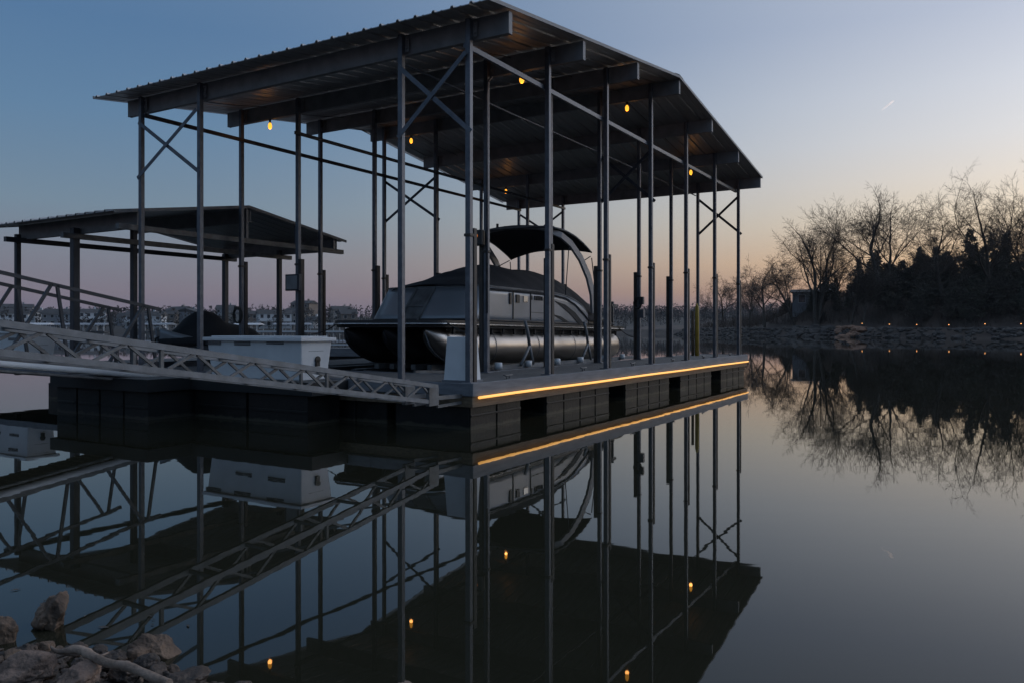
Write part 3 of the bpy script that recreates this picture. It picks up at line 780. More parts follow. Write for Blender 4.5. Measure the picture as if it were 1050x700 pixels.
dock_box(D(-.1,10.72,.59), 1.5, .6, .66, 'white dock box at the front of the small left dock, behind the gangways')

# ------------------------------------------------------------------ neighbouring walkway with a railing, out beyond the slip
wk = thing('railed_walkway', 'grey floating walkway with a slatted railing beyond the left posts', 'walkway', (-11.5,31,0), R(-2))
g = MB(); boards(g, 0, 10.6, 0, 1.5, .60); g.build('deck', M['deck'], wk)
g = MB(); g.box((-.02,-.06,.30),(10.62,-.001,.606)); g.box((-.02,1.5,.30),(10.62,1.55,.606)); g.build('deck_edge', M['fascia'], wk)
for i in range(5):
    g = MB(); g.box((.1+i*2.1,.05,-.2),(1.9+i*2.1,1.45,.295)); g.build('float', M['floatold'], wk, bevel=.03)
g = MB()
for i in range(71): g.box((i*.15-.014,1.30,.605),(i*.15+.014,1.33,1.20))
g.build('baluster', M['galv'], wk)
g = MB(); g.box((-.03,1.27,1.205),(10.6,1.36,1.265)); g.box((-.03,1.29,.68),(10.6,1.299,.74)); g.build('railing', M['white'], wk)

# ------------------------------------------------------------------ rocks on the near shore
def rock(px, y, wpx, hpx, m, label, seed, ang=0, flat=1.0, group=None, sharp=.35, depth=None, sink=.35):
    rnd = random.Random(seed)
    Z = F*(CAMH-.02)/(y-337); sc = Z/F
    W = wpx*sc/2; H = hpx*sc; Dp = depth or W*rnd.uniform(.75,1.05)
    bm = bmesh.new(); bmesh.ops.create_icosphere(bm, subdivisions=5 if wpx > 26 else 4, radius=1)
    planes = []
    for _ in range(16):
        d = Vector((rnd.gauss(0,1), rnd.gauss(0,1), rnd.gauss(0,1)+.2)).normalized(); planes.append((d, rnd.uniform(.52,.88)))
    off = Vector((seed*3.1, seed*1.7, 0))
    for v in bm.verts:
        p = v.co.normalized()
        r = 1.0
        for d, h in planes:
            c = p.dot(d)
            if c > .05: r = min(r, h/c)
        r = r*(1-sharp)+sharp*r
        nn = noise.fractal(p*1.8+off, .85, 2.1, 6)*.13 + abs(noise.noise(p*6+off))*.05 + noise.noise(p*17+off)*.018
        # layered ledges
        nn += .05*math.floor(3.2*noise.noise(p*1.5+off*2)+.5)*.6
        v.co = p*(r+nn)
    for v in bm.verts: v.co = Vector((v.co.x*W*1.15, v.co.y*Dp, v.co.z*H*.68*flat))
    me = bpy.data.meshes.new('rock'); bm.to_mesh(me); bm.free()
    for p in me.polygons: p.use_smooth = True
    o = bpy.data.objects.new('shore_rock', me); col.objects.link(o); me.materials.append(m)
    gx = (px-525)/F*Z
    o.location = (gx, Z+Dp*.3, max(-.05, near_h(gx, Z)*.5)+H*.45-H*(sink-.35)); o.rotation_euler = (rnd.uniform(-.2,.2), ang, rnd.uniform(0,6))
    tag(o, label, 'rock', group); return o
RK = M['rock']; RD = M['rockdark']; RB = M['rockbrown']
rock(50,638,42,40,RB,'brown split rock standing alone in the shallow water',3, ang=-.5, sink=.25)
rock(9,612,16,9,RD,'tiny dark stone breaking the water above the split rock',11)
rock(-1,655,26,34,RB,'brown rock cut by the left edge of the picture',5)
rock(20,706,66,30,RK,'large pale boulder in the bottom left corner',21)
rock(74,710,54,30,RK,'pale rounded boulder under the driftwood',8)
rock(156,668,46,30,RB,'flat grey brown wedge rock at the water edge',19, ang=.45)
rock(420,707,76,14,RK,'pale rock top at the bottom centre edge',31)
rock(190,706,56,18,RD,'dark rock at the bottom edge right of the driftwood',33)
rs = random.Random(77)
sm = [(26,668,22,14),(42,664,20,12),(75,666,24,14),(98,664,20,13),(118,668,26,14),(138,676,26,20),(112,684,30,18),(146,690,30,22),(160,694,26,16),(176,690,22,12),(30,678,26,16),(60,676,26,12),(126,700,34,18),(10,674,22,14),(204,704,22,9)]
for i in range(34):
    px = rs.uniform(-8, 215); yb = 664+max(0, px-120)*.40
    sm.append((px, yb+rs.uniform(0, 36), rs.uniform(8,22), rs.uniform(6,12)))
for i, (px, y, a, c) in enumerate(sm):
    rock(px, y, a, c, (RD, RB, RD, RD)[i % 4], 'small dark rock in the wet heap along the left bottom shore', 40+i, group='small rocks of the shore heap')
# pebbles
g = MB(); rnd = random.Random(2)
for i in range(2600):
    x = rnd.uniform(-3.2,.4); y = rnd.uniform(2.3,4.2); d = shore_d(x, y)
    if d < -.12: continue
    r = rnd.uniform(.008,.035); g.sphere((x, y, near_h(x, y)+r*.2), (r, r*rnd.uniform(.6,1.2), r*.6), 6, 4)
tag(g.build('pebbles', M['rockdark']), 'loose wet pebbles between the shore rocks', 'pebbles', kind='stuff')
g = MB(); rnd = random.Random(9)
for i in range(170):
    x = rnd.uniform(-3.4,.6); y = rnd.uniform(3.2,5.6)
    if shore_d(x, y) > -.05 or shore_d(x, y) < -.7 or x > -1.45: continue
    a = rnd.uniform(0,6.28); L = rnd.uniform(.008,.03); w_ = L*rnd.uniform(.25,.6); dx, dy = math.cos(a), math.sin(a)
    g.add([(x-dx*L,y-dy*L,.003),(x+dy*w_,y-dx*w_,.006),(x+dx*L,y+dy*L,.004),(x-dy*w_,y+dx*w_,.005)], [(0,1,2,3)])
tag(g.build('floating_leaves', M['mud']), 'small leaves and bark bits floating by the near shore', 'leaves', kind='stuff')
# driftwood
t = thing('driftwood_branch', 'bleached driftwood branch lying across the shore rocks', 'driftwood', (0,0,0))
def gp(px, y, Z): return at(px, y, Z-.34)
g = MB(); P = [(52,668,3.45),(66,670,3.42),(84,673,3.38),(100,680,3.33),(118,686,3.28),(136,690,3.22),(150,697,3.15),(170,706,3.08)]
PP = []; RR = []
for i in range(43):
    f = i/6.0; k = min(6, int(f)); f -= k; a, b_, c = [P[k][q]+(P[k+1][q]-P[k][q])*f for q in range(3)]
    PP.append(gp(a, b_-4, c)+Vector((.02*nz(i*.13,0,1),.01*nz(i*.12,5,1),.022*nz(i*.12,9,1)+.006)))
    RR.append((.004+.012*min(1,i/9))*(1+.15*nz(i*.25,3,2))*(1.18 if i in (14,28) else 1))
g.tube(PP, RR, 10)
g.build('limb', M['driftwood'], t)
g = MB(); g.tube([gp(54,676,3.40), gp(68,670,3.42), gp(84,670,3.40)], [.004,.007,.009], 7); g.tube([gp(100,674,3.33),gp(112,668,3.36)], [.006,.003], 6); g.build('side_branch', M['driftwood'], t)

# ------------------------------------------------------------------ right shore: hillside
SH = [(28,260),(33,215),(37,183),(41.5,146),(48.7,124),(57.4,111),(64,101),(72,86),(84,62),(95,30),(100,-20)]
def shore_x(y):
    for (xa, ya), (xb, yb) in zip(SH, SH[1:]):
        if yb <= y <= ya: k = (y-ya)/(yb-ya); return xa+(xb-xa)*k
    return SH[0][0] if y > SH[0][1] else SH[-1][0]
def hill_d(x, y): return (x-shore_x(y))*.78       # roughly the distance behind the waterline
def hill_h(x, y):
    d = hill_d(x, y) + .8*nz(x, y, 1, .15)
    if d < 0: return d*.6-.05
    k = smooth(0, 2.2, d)*1.15 + smooth(7,9,d)*.35
    grow = smooth(240, 150, y)*.09 + .06 + .10*smooth(150, 105, y)
    h = k + max(0, d-8)*grow + smooth(5,13,d)*(1.2*smooth(180,140,y)+3.0*smooth(118,134,y)*smooth(172,150,y))
    if d > 8: h += (nz(x, y, 2, .06)*1.3 + nz(x, y, 5, .3)*.35)*smooth(8,16,d)
    if d < 3: h += .30*abs(nz(x, y, 7, .9))
    return min(h, 16)
rows = []
ys = [-20+i*3.0 for i in range(27)]+[61+i*1.5 for i in range(80)]+[182+i*4 for i in range(20)]
for y in ys:
    x0 = shore_x(y)
    rows.append([(x0+dx, y, hill_h(x0+dx, y)) for dx in [-3,-1.5,-.6,0,.5,1,1.5,2,2.5,3,4,5,6,7,8,9,10.5,12,14,16,18,21,24,28,32,37,43,50,60,75,95,120]])
g = MB(); g.grid(rows); tag(g.build('hillside', M['hill']), kind='structure')
# path strip on the bank
g = MB(); rows = []
for y in [50+i*2 for i in range(55)]:
    x0 = shore_x(y)
    rows.append([(x0+dx, y, hill_h(x0+dx, y)+.06) for dx in (4.2,5,6,7,7.8)])
g.grid(rows); tag(g.build('path', M['path']), kind='structure')
# rip-rap along the waterline
def rocks_stuff(name, m, label, N, fn, seed):
    rnd = random.Random(seed); g = MB(); base = bmesh.new(); bmesh.ops.create_icosphere(base, subdivisions=2, radius=1)
    bv = [v.co.copy() for v in base.verts]; bf = [[v.index for v in f.verts] for f in base.faces]; base.free()
    for i in range(N):
        p, r = fn(rnd); o_ = Vector((rnd.uniform(0,99), rnd.uniform(0,99), 0)); sx, sy, sz = r*rnd.uniform(.8,1.4), r*rnd.uniform(.7,1.1), r*rnd.uniform(.45,.8)
        vs_ = []
        for v in bv:
            k = 1+.45*noise.noise(v*1.3+o_); vs_.append((p[0]+v.x*sx*k, p[1]+v.y*sy*k, p[2]+v.z*sz*k))
        g.add(vs_, bf)
    return tag(g.build(name, m), label, 'rocks', kind='stuff')
def rr(rnd):
    y = rnd.uniform(60, 182); d = rnd.uniform(-.3, 3.4); x = shore_x(y)+d/.78
    return (x, y, hill_h(x, y)+.05), rnd.uniform(.18,.48)
rocks_stuff('riprap', M['riprap'], 'broken grey rock lining the wooded right shore', 1500, rr, 4)
def rr2(rnd):
    px = rnd.uniform(812, 852); Z = rnd.uniform(126,136); x = (px-525)/F*Z
    return (x, Z, hill_h(x, Z)+.1), rnd.uniform(.3,.9)
rocks_stuff('rock_outcrop', M['riprap'], 'pale boulders on the bank below the hillside house', 60, rr2, 6)
def rr3(rnd):
    px = rnd.uniform(858, 884); Z = rnd.uniform(120,126); x = (px-525)/F*Z
    return (x, Z, hill_h(x, Z)+.2), rnd.uniform(.3,.8)
rocks_stuff('red_outcrop', M['redrock'], 'red brown boulders on the bank at the end of the path', 45, rr3, 8)
# path lights
proto = None
PL = [(884,'path light nearest the red rocks'),(912,''),(940,''),(973,''),(1010,''),(1047,'')]
nm = ['faint path light nearest the red brown rocks on the right shore','second path light from the red brown rocks on the right shore','third path light from the red brown rocks on the right shore','fourth path light from the red brown rocks on the right shore','second path light from the right edge of the picture','path light at the right edge of the picture']
for i, (px, _) in enumerate(PL):
    best = None
    for q in range(400):
        Z = 80+q*.2; x = (px-525)/F*Z
        if abs(hill_d(x, Z)-6.6) < .15: best = (x, Z); break
    if not best: continue
    x, Z = best
    if proto is None:
        t = thing('path_light', nm[i], 'path light', (0,0,0), 0, 'path lights along the right shore'); proto = t
        g = MB(); g.tube([(0,0,-.1),(0,0,.55)], .04, 8); g.build('stake', M['socket'], t)
        g = MB(); g.sphere((0,0,.63), (.075,.075,.06), 10, 6); g.build('lamp', M['pathlight'], t)
        g = MB(); g.tube([(0,0,.70),(0,0,.76)], [.14,.03], 10); g.build('cap', M['socket'], t)
    else:
        t = copy_tree(proto); t['label'] = nm[i]
    t.location = (x, Z, hill_h(x, Z)+.05)

# ------------------------------------------------------------------ trees
def bare_tree(px, Z, ytop, label, seed, spread=.55, lean=0.0, fork=0, name='bare_tree', twig=1.0, rbase=None, group='bare trees on the right shore', levels=6, loc=None):
    rnd = random.Random(seed)
    x = (px-525)/F*Z; zb = hill_h(x, Z)-.2
    if loc: x, Z, zb = loc
    H = CAMH+(337-ytop)/F*Z-zb
    tr = MB(); br = MB()
    r0 = rbase or H*.018
    def grow(p, d, L, r, lev):
        nseg = 6 if lev == 0 else (5 if lev < 3 else 3)
        pts = [p]; rad = [r]; q = p.copy(); dd = d.copy(); r1 = r*(.6 if lev == 0 else .5)
        bend = Vector((rnd.gauss(0,1), rnd.gauss(0,1), rnd.gauss(0,.5)))*(.03 if lev == 0 else .05)
        for i in range(nseg):
            j = .06 if lev == 0 else .12
            dd = (dd + bend + Vector((rnd.gauss(0,j), rnd.gauss(0,j), rnd.gauss(0,j*.7)+(.06 if lev < 3 else -.01)))).normalized()
            q = q + dd*(L/nseg); pts.append(q.copy()); rad.append(max(r+(r1-r)*(i+1)/nseg, .012))
        (tr if lev == 0 else br).tube(pts, rad, 7 if lev == 0 else (5 if lev < 3 else 3), cap=False)
        if lev >= levels or L < .25: return
        nch = {0: 5, 1: 4, 2: 4, 3: 4, 4: 3}.get(lev, 3)
        for c in range(nch):
            t = (.45+.5*(c+rnd.random()*.6)/nch) if lev == 0 else .25+.7*(c+rnd.random())/nch
            if c == nch-1: t = 1.0
            k = min(len(pts)-2, int(t*nseg)); fr = t*nseg-k
            pp = pts[k].lerp(pts[k+1], min(1,fr)); base_d = (pts[k+1]-pts[k]).normalized()
            az = rnd.uniform(0, 6.283) if lev else 2.4*c+rnd.uniform(-.5,.5)
            side = base_d.orthogonal().normalized(); side = Quaternion(base_d, az) @ side
            sp = spread*(1.05 if lev < 2 else 1.2)
            ang = sp*rnd.uniform(.7,1.4) if t < 1 else sp*.3*rnd.random()
            nd = (base_d*math.cos(ang)+side*math.sin(ang)); nd.z += .10 if lev < 2 else .0; nd.normalize()
            rr_ = max((r+(r1-r)*t)*rnd.uniform(.45,.66) if t < 1 else r1*.95, .011)
            lf = rnd.uniform(.5,.66) if t == 1.0 else rnd.uniform(.55,.85)*(1.08-.35*t if lev else 1.0)
            grow(pp, nd, L*lf, rr_, lev+1)
    d0 = Vector((lean, rnd.uniform(-.08,.08), 1)).normalized()
    if fork:
        for f in range(fork):
            dd = Vector((lean+(f-(fork-1)/2)*.42+rnd.uniform(-.06,.06), rnd.uniform(-.15,.15), 1)).normalized()
            grow(Vector((0,0,0)), dd, H*.42, r0*(.85 if f else 1), 0)
    else: grow(Vector((0,0,0)), d0, H*.42, r0, 0)
    zs = sorted(v[2] for v in br.v); top = zs[int(len(zs)*.996)]; s = H/top
    for mb in (tr, br): mb.v = [(v[0]*s, v[1]*s, v[2]*s) for v in mb.v]
    t = thing(name, label, 'tree', (x, Z, zb), 0, group)
    tr.build('trunk', M['bark'], t); br.build('crown', M['twig'], t)
    return t
bare_tree(784,150,264,'small round bare tree alone near the tip of the point',101,.75,0)
bare_tree(742,186,284,'faint small bare tree behind the last dock posts',102,.7,0)
bare_tree(838,138,214,'wide bare tree left of the middle of the right shore, above the house',103,.6,0,2)
bare_tree(872,128,262,'thin bare tree between the two broad crowns',104,.4,.05)
bare_tree(906,132,197,'broad double trunked bare tree in the middle of the right shore',105,.55,0,2)
bare_tree(972,122,211,'bare tree with a trunk bent to the left on the right shore',106,.55,-.35)
bare_tree(1013,118,172,'tallest bare tree with a fan of branches near the right edge',107,.55,.02)
bare_tree(1046,112,170,'dense bare tree cut by the right edge of the picture',108,.5,.0)
bare_tree(1030,126,226,'slender bare tree between the tall fan and the right edge',109,.45,.08)
bare_tree(992,128,252,'low bare tree left of the tall fan',110,.6,-.05)
bare_tree(938,130,258,'low spreading bare tree right of the double trunk',111,.6,.1)
bare_tree(815,145,262,'small leaning bare tree beside the house',112,.6,-.25)
bare_tree(856,140,256,'upright bare tree close behind the wide one',113,.45,.0)
bare_tree(886,126,278,'short bare tree in front of the double trunk',114,.55,-.1)
bare_tree(1075,108,190,'bare tree just outside the right edge',115,.5,-.05)
bare_tree(960,136,254,'thin straight bare tree behind the bent one',116,.4,.0)
bare_tree(768,165,282,'tiny bare tree beside the last roof post',117,.6,.1)

# evergreen cedars: four kinds, then copies
def cedar_mesh(seed, H, W, mname, shape):
    rnd = random.Random(seed); tr = MB(); fo = MB()
    tr.tube([(0,0,0),(0,0,H*.5),(.1,0,H*.97)], [H*.018,H*.012,.02], 6)
    cl = []
    nb = 130
    for i in range(nb):
        t = (i+rnd.random())/nb; zz = H*(.10+.88*t); a = rnd.uniform(0,6.283)
        prof_ = (1-t)**.75 if shape else math.sin(math.pi*min(1,.25+.75*t))**.8
        L = W*(prof_*.9+.08)*rnd.uniform(.45,1.15)
        e = Vector((math.cos(a)*L, math.sin(a)*L, zz-.12*L+rnd.uniform(-.1,.3)))
        tr.tube([(0,0,zz-.15*L), e], [.03,.008], 3, cap=False)
        m_ = max(3, int(L*6))
        for q in range(m_):
            k = rnd.uniform(.3,1.08); c = Vector((0,0,zz-.15*L)).lerp(e, k)+Vector((rnd.gauss(0,.16), rnd.gauss(0,.16), rnd.gauss(0,.14)))
            for _ in range(6):
                d = Vector((rnd.gauss(0,1), rnd.gauss(0,1), rnd.gauss(.3,.8))).normalized(); s = d.orthogonal().normalized(); s = Quaternion(d, rnd.uniform(0,6)) @ s
                ln = rnd.uniform(.18,.42); wd = rnd.uniform(.05,.12)
                fo.add([c-s*wd, c+s*wd, c+d*ln+s*wd*.3, c+d*ln-s*wd*.3], [(0,1,2,3)])
    return tr, fo
CED = []
for i, (H, W, m, sh) in enumerate(((7.5,2.0,'cedar',1),(6.2,2.4,'cedar2',0),(9.0,2.3,'cedar',1),(5.0,2.2,'cedar2',0))):
    tr, fo = cedar_mesh(60+i, H, W, m, sh)
    me1 = tr; CED.append((tr, fo, m))
protos = []
cl = ['conical green cedar', 'bushy olive cedar', 'tall dark cedar', 'low rounded cedar']
rnd = random.Random(12); spots = []
for i in range(125):
    px = rnd.uniform(800, 1085)
    if px < 830 and rnd.random() < .6: px += 90
    d = rnd.uniform(9, 34) if px > 860 else rnd.uniform(7, 18)
    for q in range(600):
        Z = 70+q*.3; x = (px-525)/F*Z
        if Z > 60 and hill_d(x, Z) >= d: break
    spots.append((px, d, x, Z))
spots.sort()
for i, (px, d, x, Z) in enumerate(spots):
    k = rnd.choice((1,3,1,3,1,0,2)) if px > 880 else rnd.choice((1,3,0))
    row = 'low on the bank' if d < 14 else ('midway up the slope' if d < 24 else 'high on the slope')
    side = 'near the hillside house' if px < 870 else ('below the double trunked bare tree' if px < 935 else ('below the bent bare tree' if px < 990 else 'below the tall fan shaped tree'))
    lab = cl[k]+' '+row+' '+side
    if any(p[0] == k for p in protos):
        src = [p for p in protos if p[0] == k][0][1]; t = copy_tree(src); t['label'] = lab
    else:
        t = thing('cedar_tree', lab, 'tree', (0,0,0), 0, 'cedars on the right shore')
        tr, fo, m = CED[k]; tr.build('trunk', M['bark'], t); fo.build('crown', M[m], t); protos.append((k, t))
    t.location = (x, Z, hill_h(x, Z)-.2); t.rotation_euler = (0,0,rnd.uniform(0,6.28)); s = rnd.uniform(.6,1.05)*(.75 if px < 880 else 1.0); t.scale = (s*rnd.uniform(.9,1.15), s, s*rnd.uniform(.85,1.1))
# winter scrub on the slope
g = MB(); rnd = random.Random(5)
for i in range(5200):
    y = rnd.uniform(80, 200); d = 7.5+30*rnd.random()**1.5; x = shore_x(y)+d/.78; b0 = Vector((x, y, hill_h(x, y)-.1)); Hs = rnd.uniform(.6,2.6)
    for _ in range(4):
        a = Vector((rnd.gauss(0,.35), rnd.gauss(0,.35), 1)).normalized(); e = b0+a*Hs; s = Vector((rnd.uniform(-1,1), rnd.uniform(-1,1), 0)).normalized()*.02
        g.add([b0-s, b0+s, e+s*.3, e-s*.3], [(0,1,2,3)])
        for _ in range(3):
            c = b0.lerp(e, rnd.uniform(.35,.95)); f = c+Vector((rnd.gauss(0,.4), rnd.gauss(0,.4), rnd.uniform(.1,.7)))*Hs*.4; s2 = Vector((rnd.uniform(-1,1), rnd.uniform(-1,1), .3)).normalized()*.012
            g.add([c-s2, c+s2, f+s2*.3, f-s2*.3], [(0,1,2,3)])
tag(g.build('scrub', M['scrub']), 'leafless winter brush covering the wooded slope', 'brush', kind='stuff')

# ------------------------------------------------------------------ houses
def house(name, label, cat, loc, rz, w_, d_, h_, storeys, wm_, group=None, hip=False, deck=False, roofh=None):
    t = thing(name, label, cat, loc, rz, group)
    g = MB(); g.box((-w_/2,-d_/2,-1.5),(w_/2,d_/2,h_)); wl = g.build('wall', wm_, t)
    rh = roofh or w_*.16; o_ = .45
    g = MB()
    if hip: rl = w_*.25
    else: rl = w_/2+o_
    X, Y = w_/2+o_, d_/2+o_
    top = [(-rl,0,h_+rh),(rl,0,h_+rh)]
    vs_ = [(-X,-Y,h_-.05),(X,-Y,h_-.05),(X,Y,h_-.05),(-X,Y,h_-.05)]+top
    g.add(vs_, [(0,1,5,4),(1,2,5),(2,3,4,5),(3,0,4),(3,2,1,0)]); rf = g.build('roof', M['shingle'], t)
    g = MB(); g.box((w_*.2,-.4,h_+rh*.4),(w_*.2+.7,.4,h_+rh+.8)); g.build('chimney', wm_, rf)
    nw = max(2, int(w_/2.4)); sh = h_/storeys
    for s in range(storeys):
        for i in range(nw):
            cx = -w_/2+w_*(i+.5)/nw; zz = s*sh+sh*.38
            g = MB(); ww = .55
            g.box((cx-ww-.1,-d_/2-.06,zz-.1),(cx+ww+.1,-d_/2-.002,zz+sh*.45+.1)); f = g.build('window', M['walls'][0], t)
            g = MB(); g.box((cx-ww,-d_/2-.09,zz),(cx+ww,-d_/2-.062,zz+sh*.45)); g.build('pane', M['glass'], f)
    if deck:
        g = MB(); zz = sh
        g.box((-w_/2+.2,-d_/2-1.8,zz-.18),(w_/2-.2,-d_/2-.1,zz)); 
        for i in range(nw+1):
            cx = -w_/2+.3+(w_-.6)*i/nw; g.box((cx-.07,-d_/2-1.78,-1.2),(cx+.07,-d_/2-1.64,zz+1.0))
        g.box((-w_/2+.2,-d_/2-1.78,zz+.92),(w_/2-.2,-d_/2-1.7,zz+1.0)); g.box((-w_/2+.2,-d_/2-1.78,zz+.45),(w_/2-.2,-d_/2-1.74,zz+.5))
        g.build('balcony', M['walls'][0], t)
    return t
px, Z = 833, 150
x = (px-525)/F*Z
house('hillside_house', 'grey house among the trees on the right hillside', 'house', (x, Z, 5.0), R(-24), 6.6, 6, 3.1, 1, M['walls'][2], roofh=.6)

# far shore on the left and centre
def far_h(x, y):
    d = y-(300+x*.06+6*nz(x, 0, 1, .01))
    if d < 0: return d*.3-.05
    base = smooth(0,6,d)*1.0 + d*.022 + (3.0*nz(x, y, 4, .008)+2)*smooth(20,90,d)*1.1
    return min(base, 9)
rows = []
for j in range(40):
    y = 285 + j*7; rows.append([(x, y, far_h(x, y)) for x in [-520+i*9 for i in range(75)]])
g = MB(); g.grid(rows); tag(g.build('far_shore', M['farland']), kind='structure')
rnd = random.Random(21)
# distant hill behind the boat's stern
def dh(x, y):
    return -1+14*math.exp(-((y-560)/60)**2)*(1+.35*nz(x, y, 3, .006)+.12*nz(x, y, 8, .03))*smooth(-250,-20,x)
rows = []
for j in range(24):
    y = 440+j*10; rows.append([(x, y, dh(x, y)) for x in [-260+i*8 for i in range(90)]])
g = MB(); g.grid(rows); tag(g.build('hills', M['farland']), kind='structure')
# far woods
def wood(name, label, N, fn, hr, seed, m):
    rnd = random.Random(seed); g = MB()
    for i in range(N):
        x, y, z0 = fn(rnd); H = rnd.uniform(*hr); W = H*rnd.uniform(.22,.42)
        for _ in range(26):
            t = rnd.random(); a = rnd.uniform(0,6.283); rr_ = W*math.sin(math.pi*min(1,.25+.72*t))*rnd.random()**.5
            c = Vector((x+rr_*math.cos(a), y+rr_*math.sin(a), z0+H*(.15+.85*t))); d = Vector((rnd.gauss(0,1), rnd.gauss(0,1), rnd.gauss(.5,.7))).normalized(); s = d.orthogonal().normalized()
            ln = H*rnd.uniform(.08,.18); wd = ln*.35
            g.add([c-s*wd, c+s*wd, c+d*ln], [(0,1,2)])
        g.add([(x-.15,y,z0-.5),(x+.15,y,z0-.5),(x,y,z0+H*.8)], [(0,1,2)])
    return tag(g.build(name, m), label, 'woods', kind='stuff')
def f1(rnd):
    x = rnd.uniform(-360, 150); y = 372+x*.06+rnd.uniform(-20,60); return x, y, far_h(x, y)-.3
wood('far_woods', 'dim bare woods on the far shore behind the houses', 1500, f1, (3.5,7), 31, M['farwood'])
def f1b(rnd):
    k = rnd.choice((-330,-265,-240,-190,-150,-120,-95,-70,-40,0,40)); x = k+rnd.gauss(0,9)-5; y = 304+x*.06+abs(rnd.gauss(0,14)); return x, y, far_h(x, y)-.3
wood('shore_woods', 'dark tree clumps between the houses on the far shore', 260, f1b, (3,8.5), 37, M['farwood'])
def f2(rnd):
    x = rnd.uniform(-60, 330); y = rnd.uniform(470, 600); return x, y, dh(x, y)-.3
wood('hill_woods', 'bluish wooded ridge across the lake right of the boat', 2200, f2, (5,9), 32, M['farwood'])
# houses along the far shore
FH = [(12,0,2),(38,0,2),(62,2,2),(88,0,2),(112,1,2),(128,2,1),(150,0,2),(172,3,2),(196,2,2),(219,0,1),(243,1,2),(263,3,2),(281,0,2),(303,1,2),(322,0,1),(341,2,2),(356,3,2),(372,0,2),(16,2,2),(76,1,2),(185,1,2),(232,2,2),(312,3,3),(349,1,2)]
pos_words = {}
for i, (px, mi, st) in enumerate(FH):
    Z = 306+rnd.uniform(0,60) if i < 18 else 372; x = (px-525)/F*Z
    if i in (4,9,15,17,19): continue
    w_ = rnd.uniform(5.5,15); h_ = st*2.5+rnd.uniform(-.1,.8)
    adj = ['white','beige','grey','brown'][mi]
    near_ = ('behind the gangways\' left end' if px < 60 else 'behind the tall gangway handrail' if px < 140 else 'behind the front left posts' if px < 215 else 'above the white dock box' if px < 330 else 'left of the boat bow')
    nth = ['one','two','three'][st-1]+' storey'+(' balconied' if i % 3 == 0 else '')
    size = 'wide' if w_ > 9.5 else 'narrow'
    key = f'{size} {adj} {nth} lake house across the water {near_}'
    if key in pos_words: key = key.replace('lake house', 'lake house farther back', 1)
    pos_words[key] = 1
    if len(key.split()) > 16: key = key.replace('across the water ', '')
    house('lake_house', key, 'house', (x, Z, far_h(x, Z)), R(rnd.choice((-14,8,-35,25,90,75))), w_, rnd.uniform(6,9), h_, st, M['walls'][mi], 'houses on the far shore', deck=(i % 3 == 0), roofh=rnd.uniform(1.4,2.4))
# covered slips at the far waterline
BD = [(30,14),(96,10),(160,12),(255,9),(300,12),(345,10),(420,14),(60,9),(205,10)]
for i, (px, w_) in enumerate(BD):
    Z = 285+(i % 2)*6; x = (px-525)/F*Z
    lab = ['white roofed boathouse at the far waterline behind the left end of the gangways','low boathouse at the far waterline behind the tall gangway handrail','boathouse at the far waterline behind the covered watercraft','narrow boathouse at the far waterline above the left end of the dock box','boathouse at the far waterline above the right end of the dock box','boathouse at the far waterline just left of the boat bow','wide boathouse at the far waterline hidden behind the boat','small boathouse on the far water behind the first small dock post','boathouse at the far waterline behind the left walkway posts'][i]
    t = thing('boathouse', lab, 'boathouse', (x, Z, 0), R(rnd.uniform(-10,10)), 'boathouses along the far waterline')
    g = MB(); g.box((-w_/2,-3,.1),(w_/2,3,.5)); g.build('deck', M['path'], t)
    for q in range(5):
        cx = -w_/2+.2+(w_-.4)*q/4
        g = MB(); g.box((cx-.09,-2.9,.5),(cx+.09,-2.7,2.7)); g.box((cx-.09,2.7,.5),(cx+.09,2.9,2.7)); g.build('post', M['walls'][0], t)
    g = MB(); X, Y = w_/2+.4, 3.4; g.add([(-X,-Y,2.7),(X,-Y,2.7),(X,Y,2.7),(-X,Y,2.7),(-X,0,3.4),(X,0,3.4)], [(0,1,5,4),(1,2,5),(2,3,4,5),(3,0,4),(3,2,1,0)]); g.build('roof', M['walls'][0 if i % 3 == 0 else 2], t)
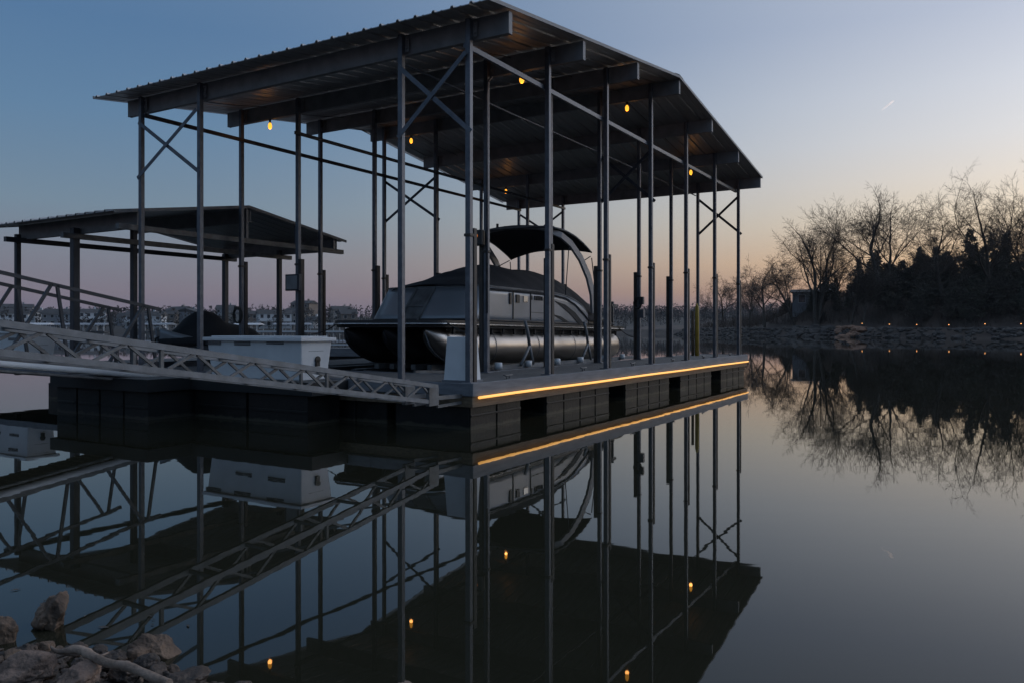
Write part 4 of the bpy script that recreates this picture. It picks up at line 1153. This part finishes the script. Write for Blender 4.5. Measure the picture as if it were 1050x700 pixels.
# long pale breakwater out on the lake
t = thing('floating_breakwater', 'long low white floating breakwater across the lake right of the stern', 'breakwater', at(640,0,250).to_2d().to_3d(), R(3))
g = MB(); g.box((-14,-1,-.2),(18,1,.42)); g.build('pontoon', M['white'], t)
g = MB()
for i in range(9): g.box((-13.8+i*3.9,-.9,.43),(-13.6+i*3.9,-.7,1.1))
g.build('bollard', M['walls'][0], t)

# short twin contrail high in the sky
ct = MB(); c0 = at(904,113.5,2600); c1 = at(916.5,103.5,2600); ax = (c1-c0).normalized()
ss_ = (sd-ax*sd.dot(ax)).normalized(); tt_ = ax.cross(ss_)
for s in (-1.7, 1.7):
    rows = []
    for i, r in enumerate([.25,.45,.65,.85,1.0,1.2,1.35,1.4,.7]):
        c = c0.lerp(c1, i/8)+tt_*s
        rows.append([c+tt_*(r*math.cos(a*math.pi/6))+ss_*(r*.35*math.sin(a*math.pi/6)) for a in range(7)])
    ct.grid(rows, True)
cm = mat('ice crystal trail', (.95,.95,.97), (.9,.9,.92), .01, 1.0)
tn = cm.node_tree; tr_ = tn.nodes.new('ShaderNodeBsdfTranslucent'); tr_.inputs[0].default_value = (.97,.97,.97,1)
tm = tn.nodes.new('ShaderNodeMixShader'); tm.inputs[0].default_value = .5
tn.links.new(tn.nodes['Principled BSDF'].outputs[0], tm.inputs[1]); tn.links.new(tr_.outputs[0], tm.inputs[2]); tn.links.new(tm.outputs[0], tn.nodes['Material Output'].inputs['Surface'])
tag(ct.build('contrail', cm), 'short bright contrail in the sky above the right trees', 'contrail')

# thin evening haze over the lake
g = MB(); g.box((-1130,-100,-4),(1130,1430,34))
hm = bpy.data.materials.new('evening haze'); hm.use_nodes = True; hn = hm.node_tree
hn.nodes.remove(hn.nodes['Principled BSDF'])
pv = hn.nodes.new('ShaderNodeVolumePrincipled'); pv.inputs['Color'].default_value = (.82,.84,.88,1); pv.inputs['Density'].default_value = .00011; pv.inputs['Anisotropy'].default_value = .2
hn.links.new(pv.outputs[0], hn.nodes['Material Output'].inputs['Volume'])
tag(g.build('haze', hm), kind='stuff')
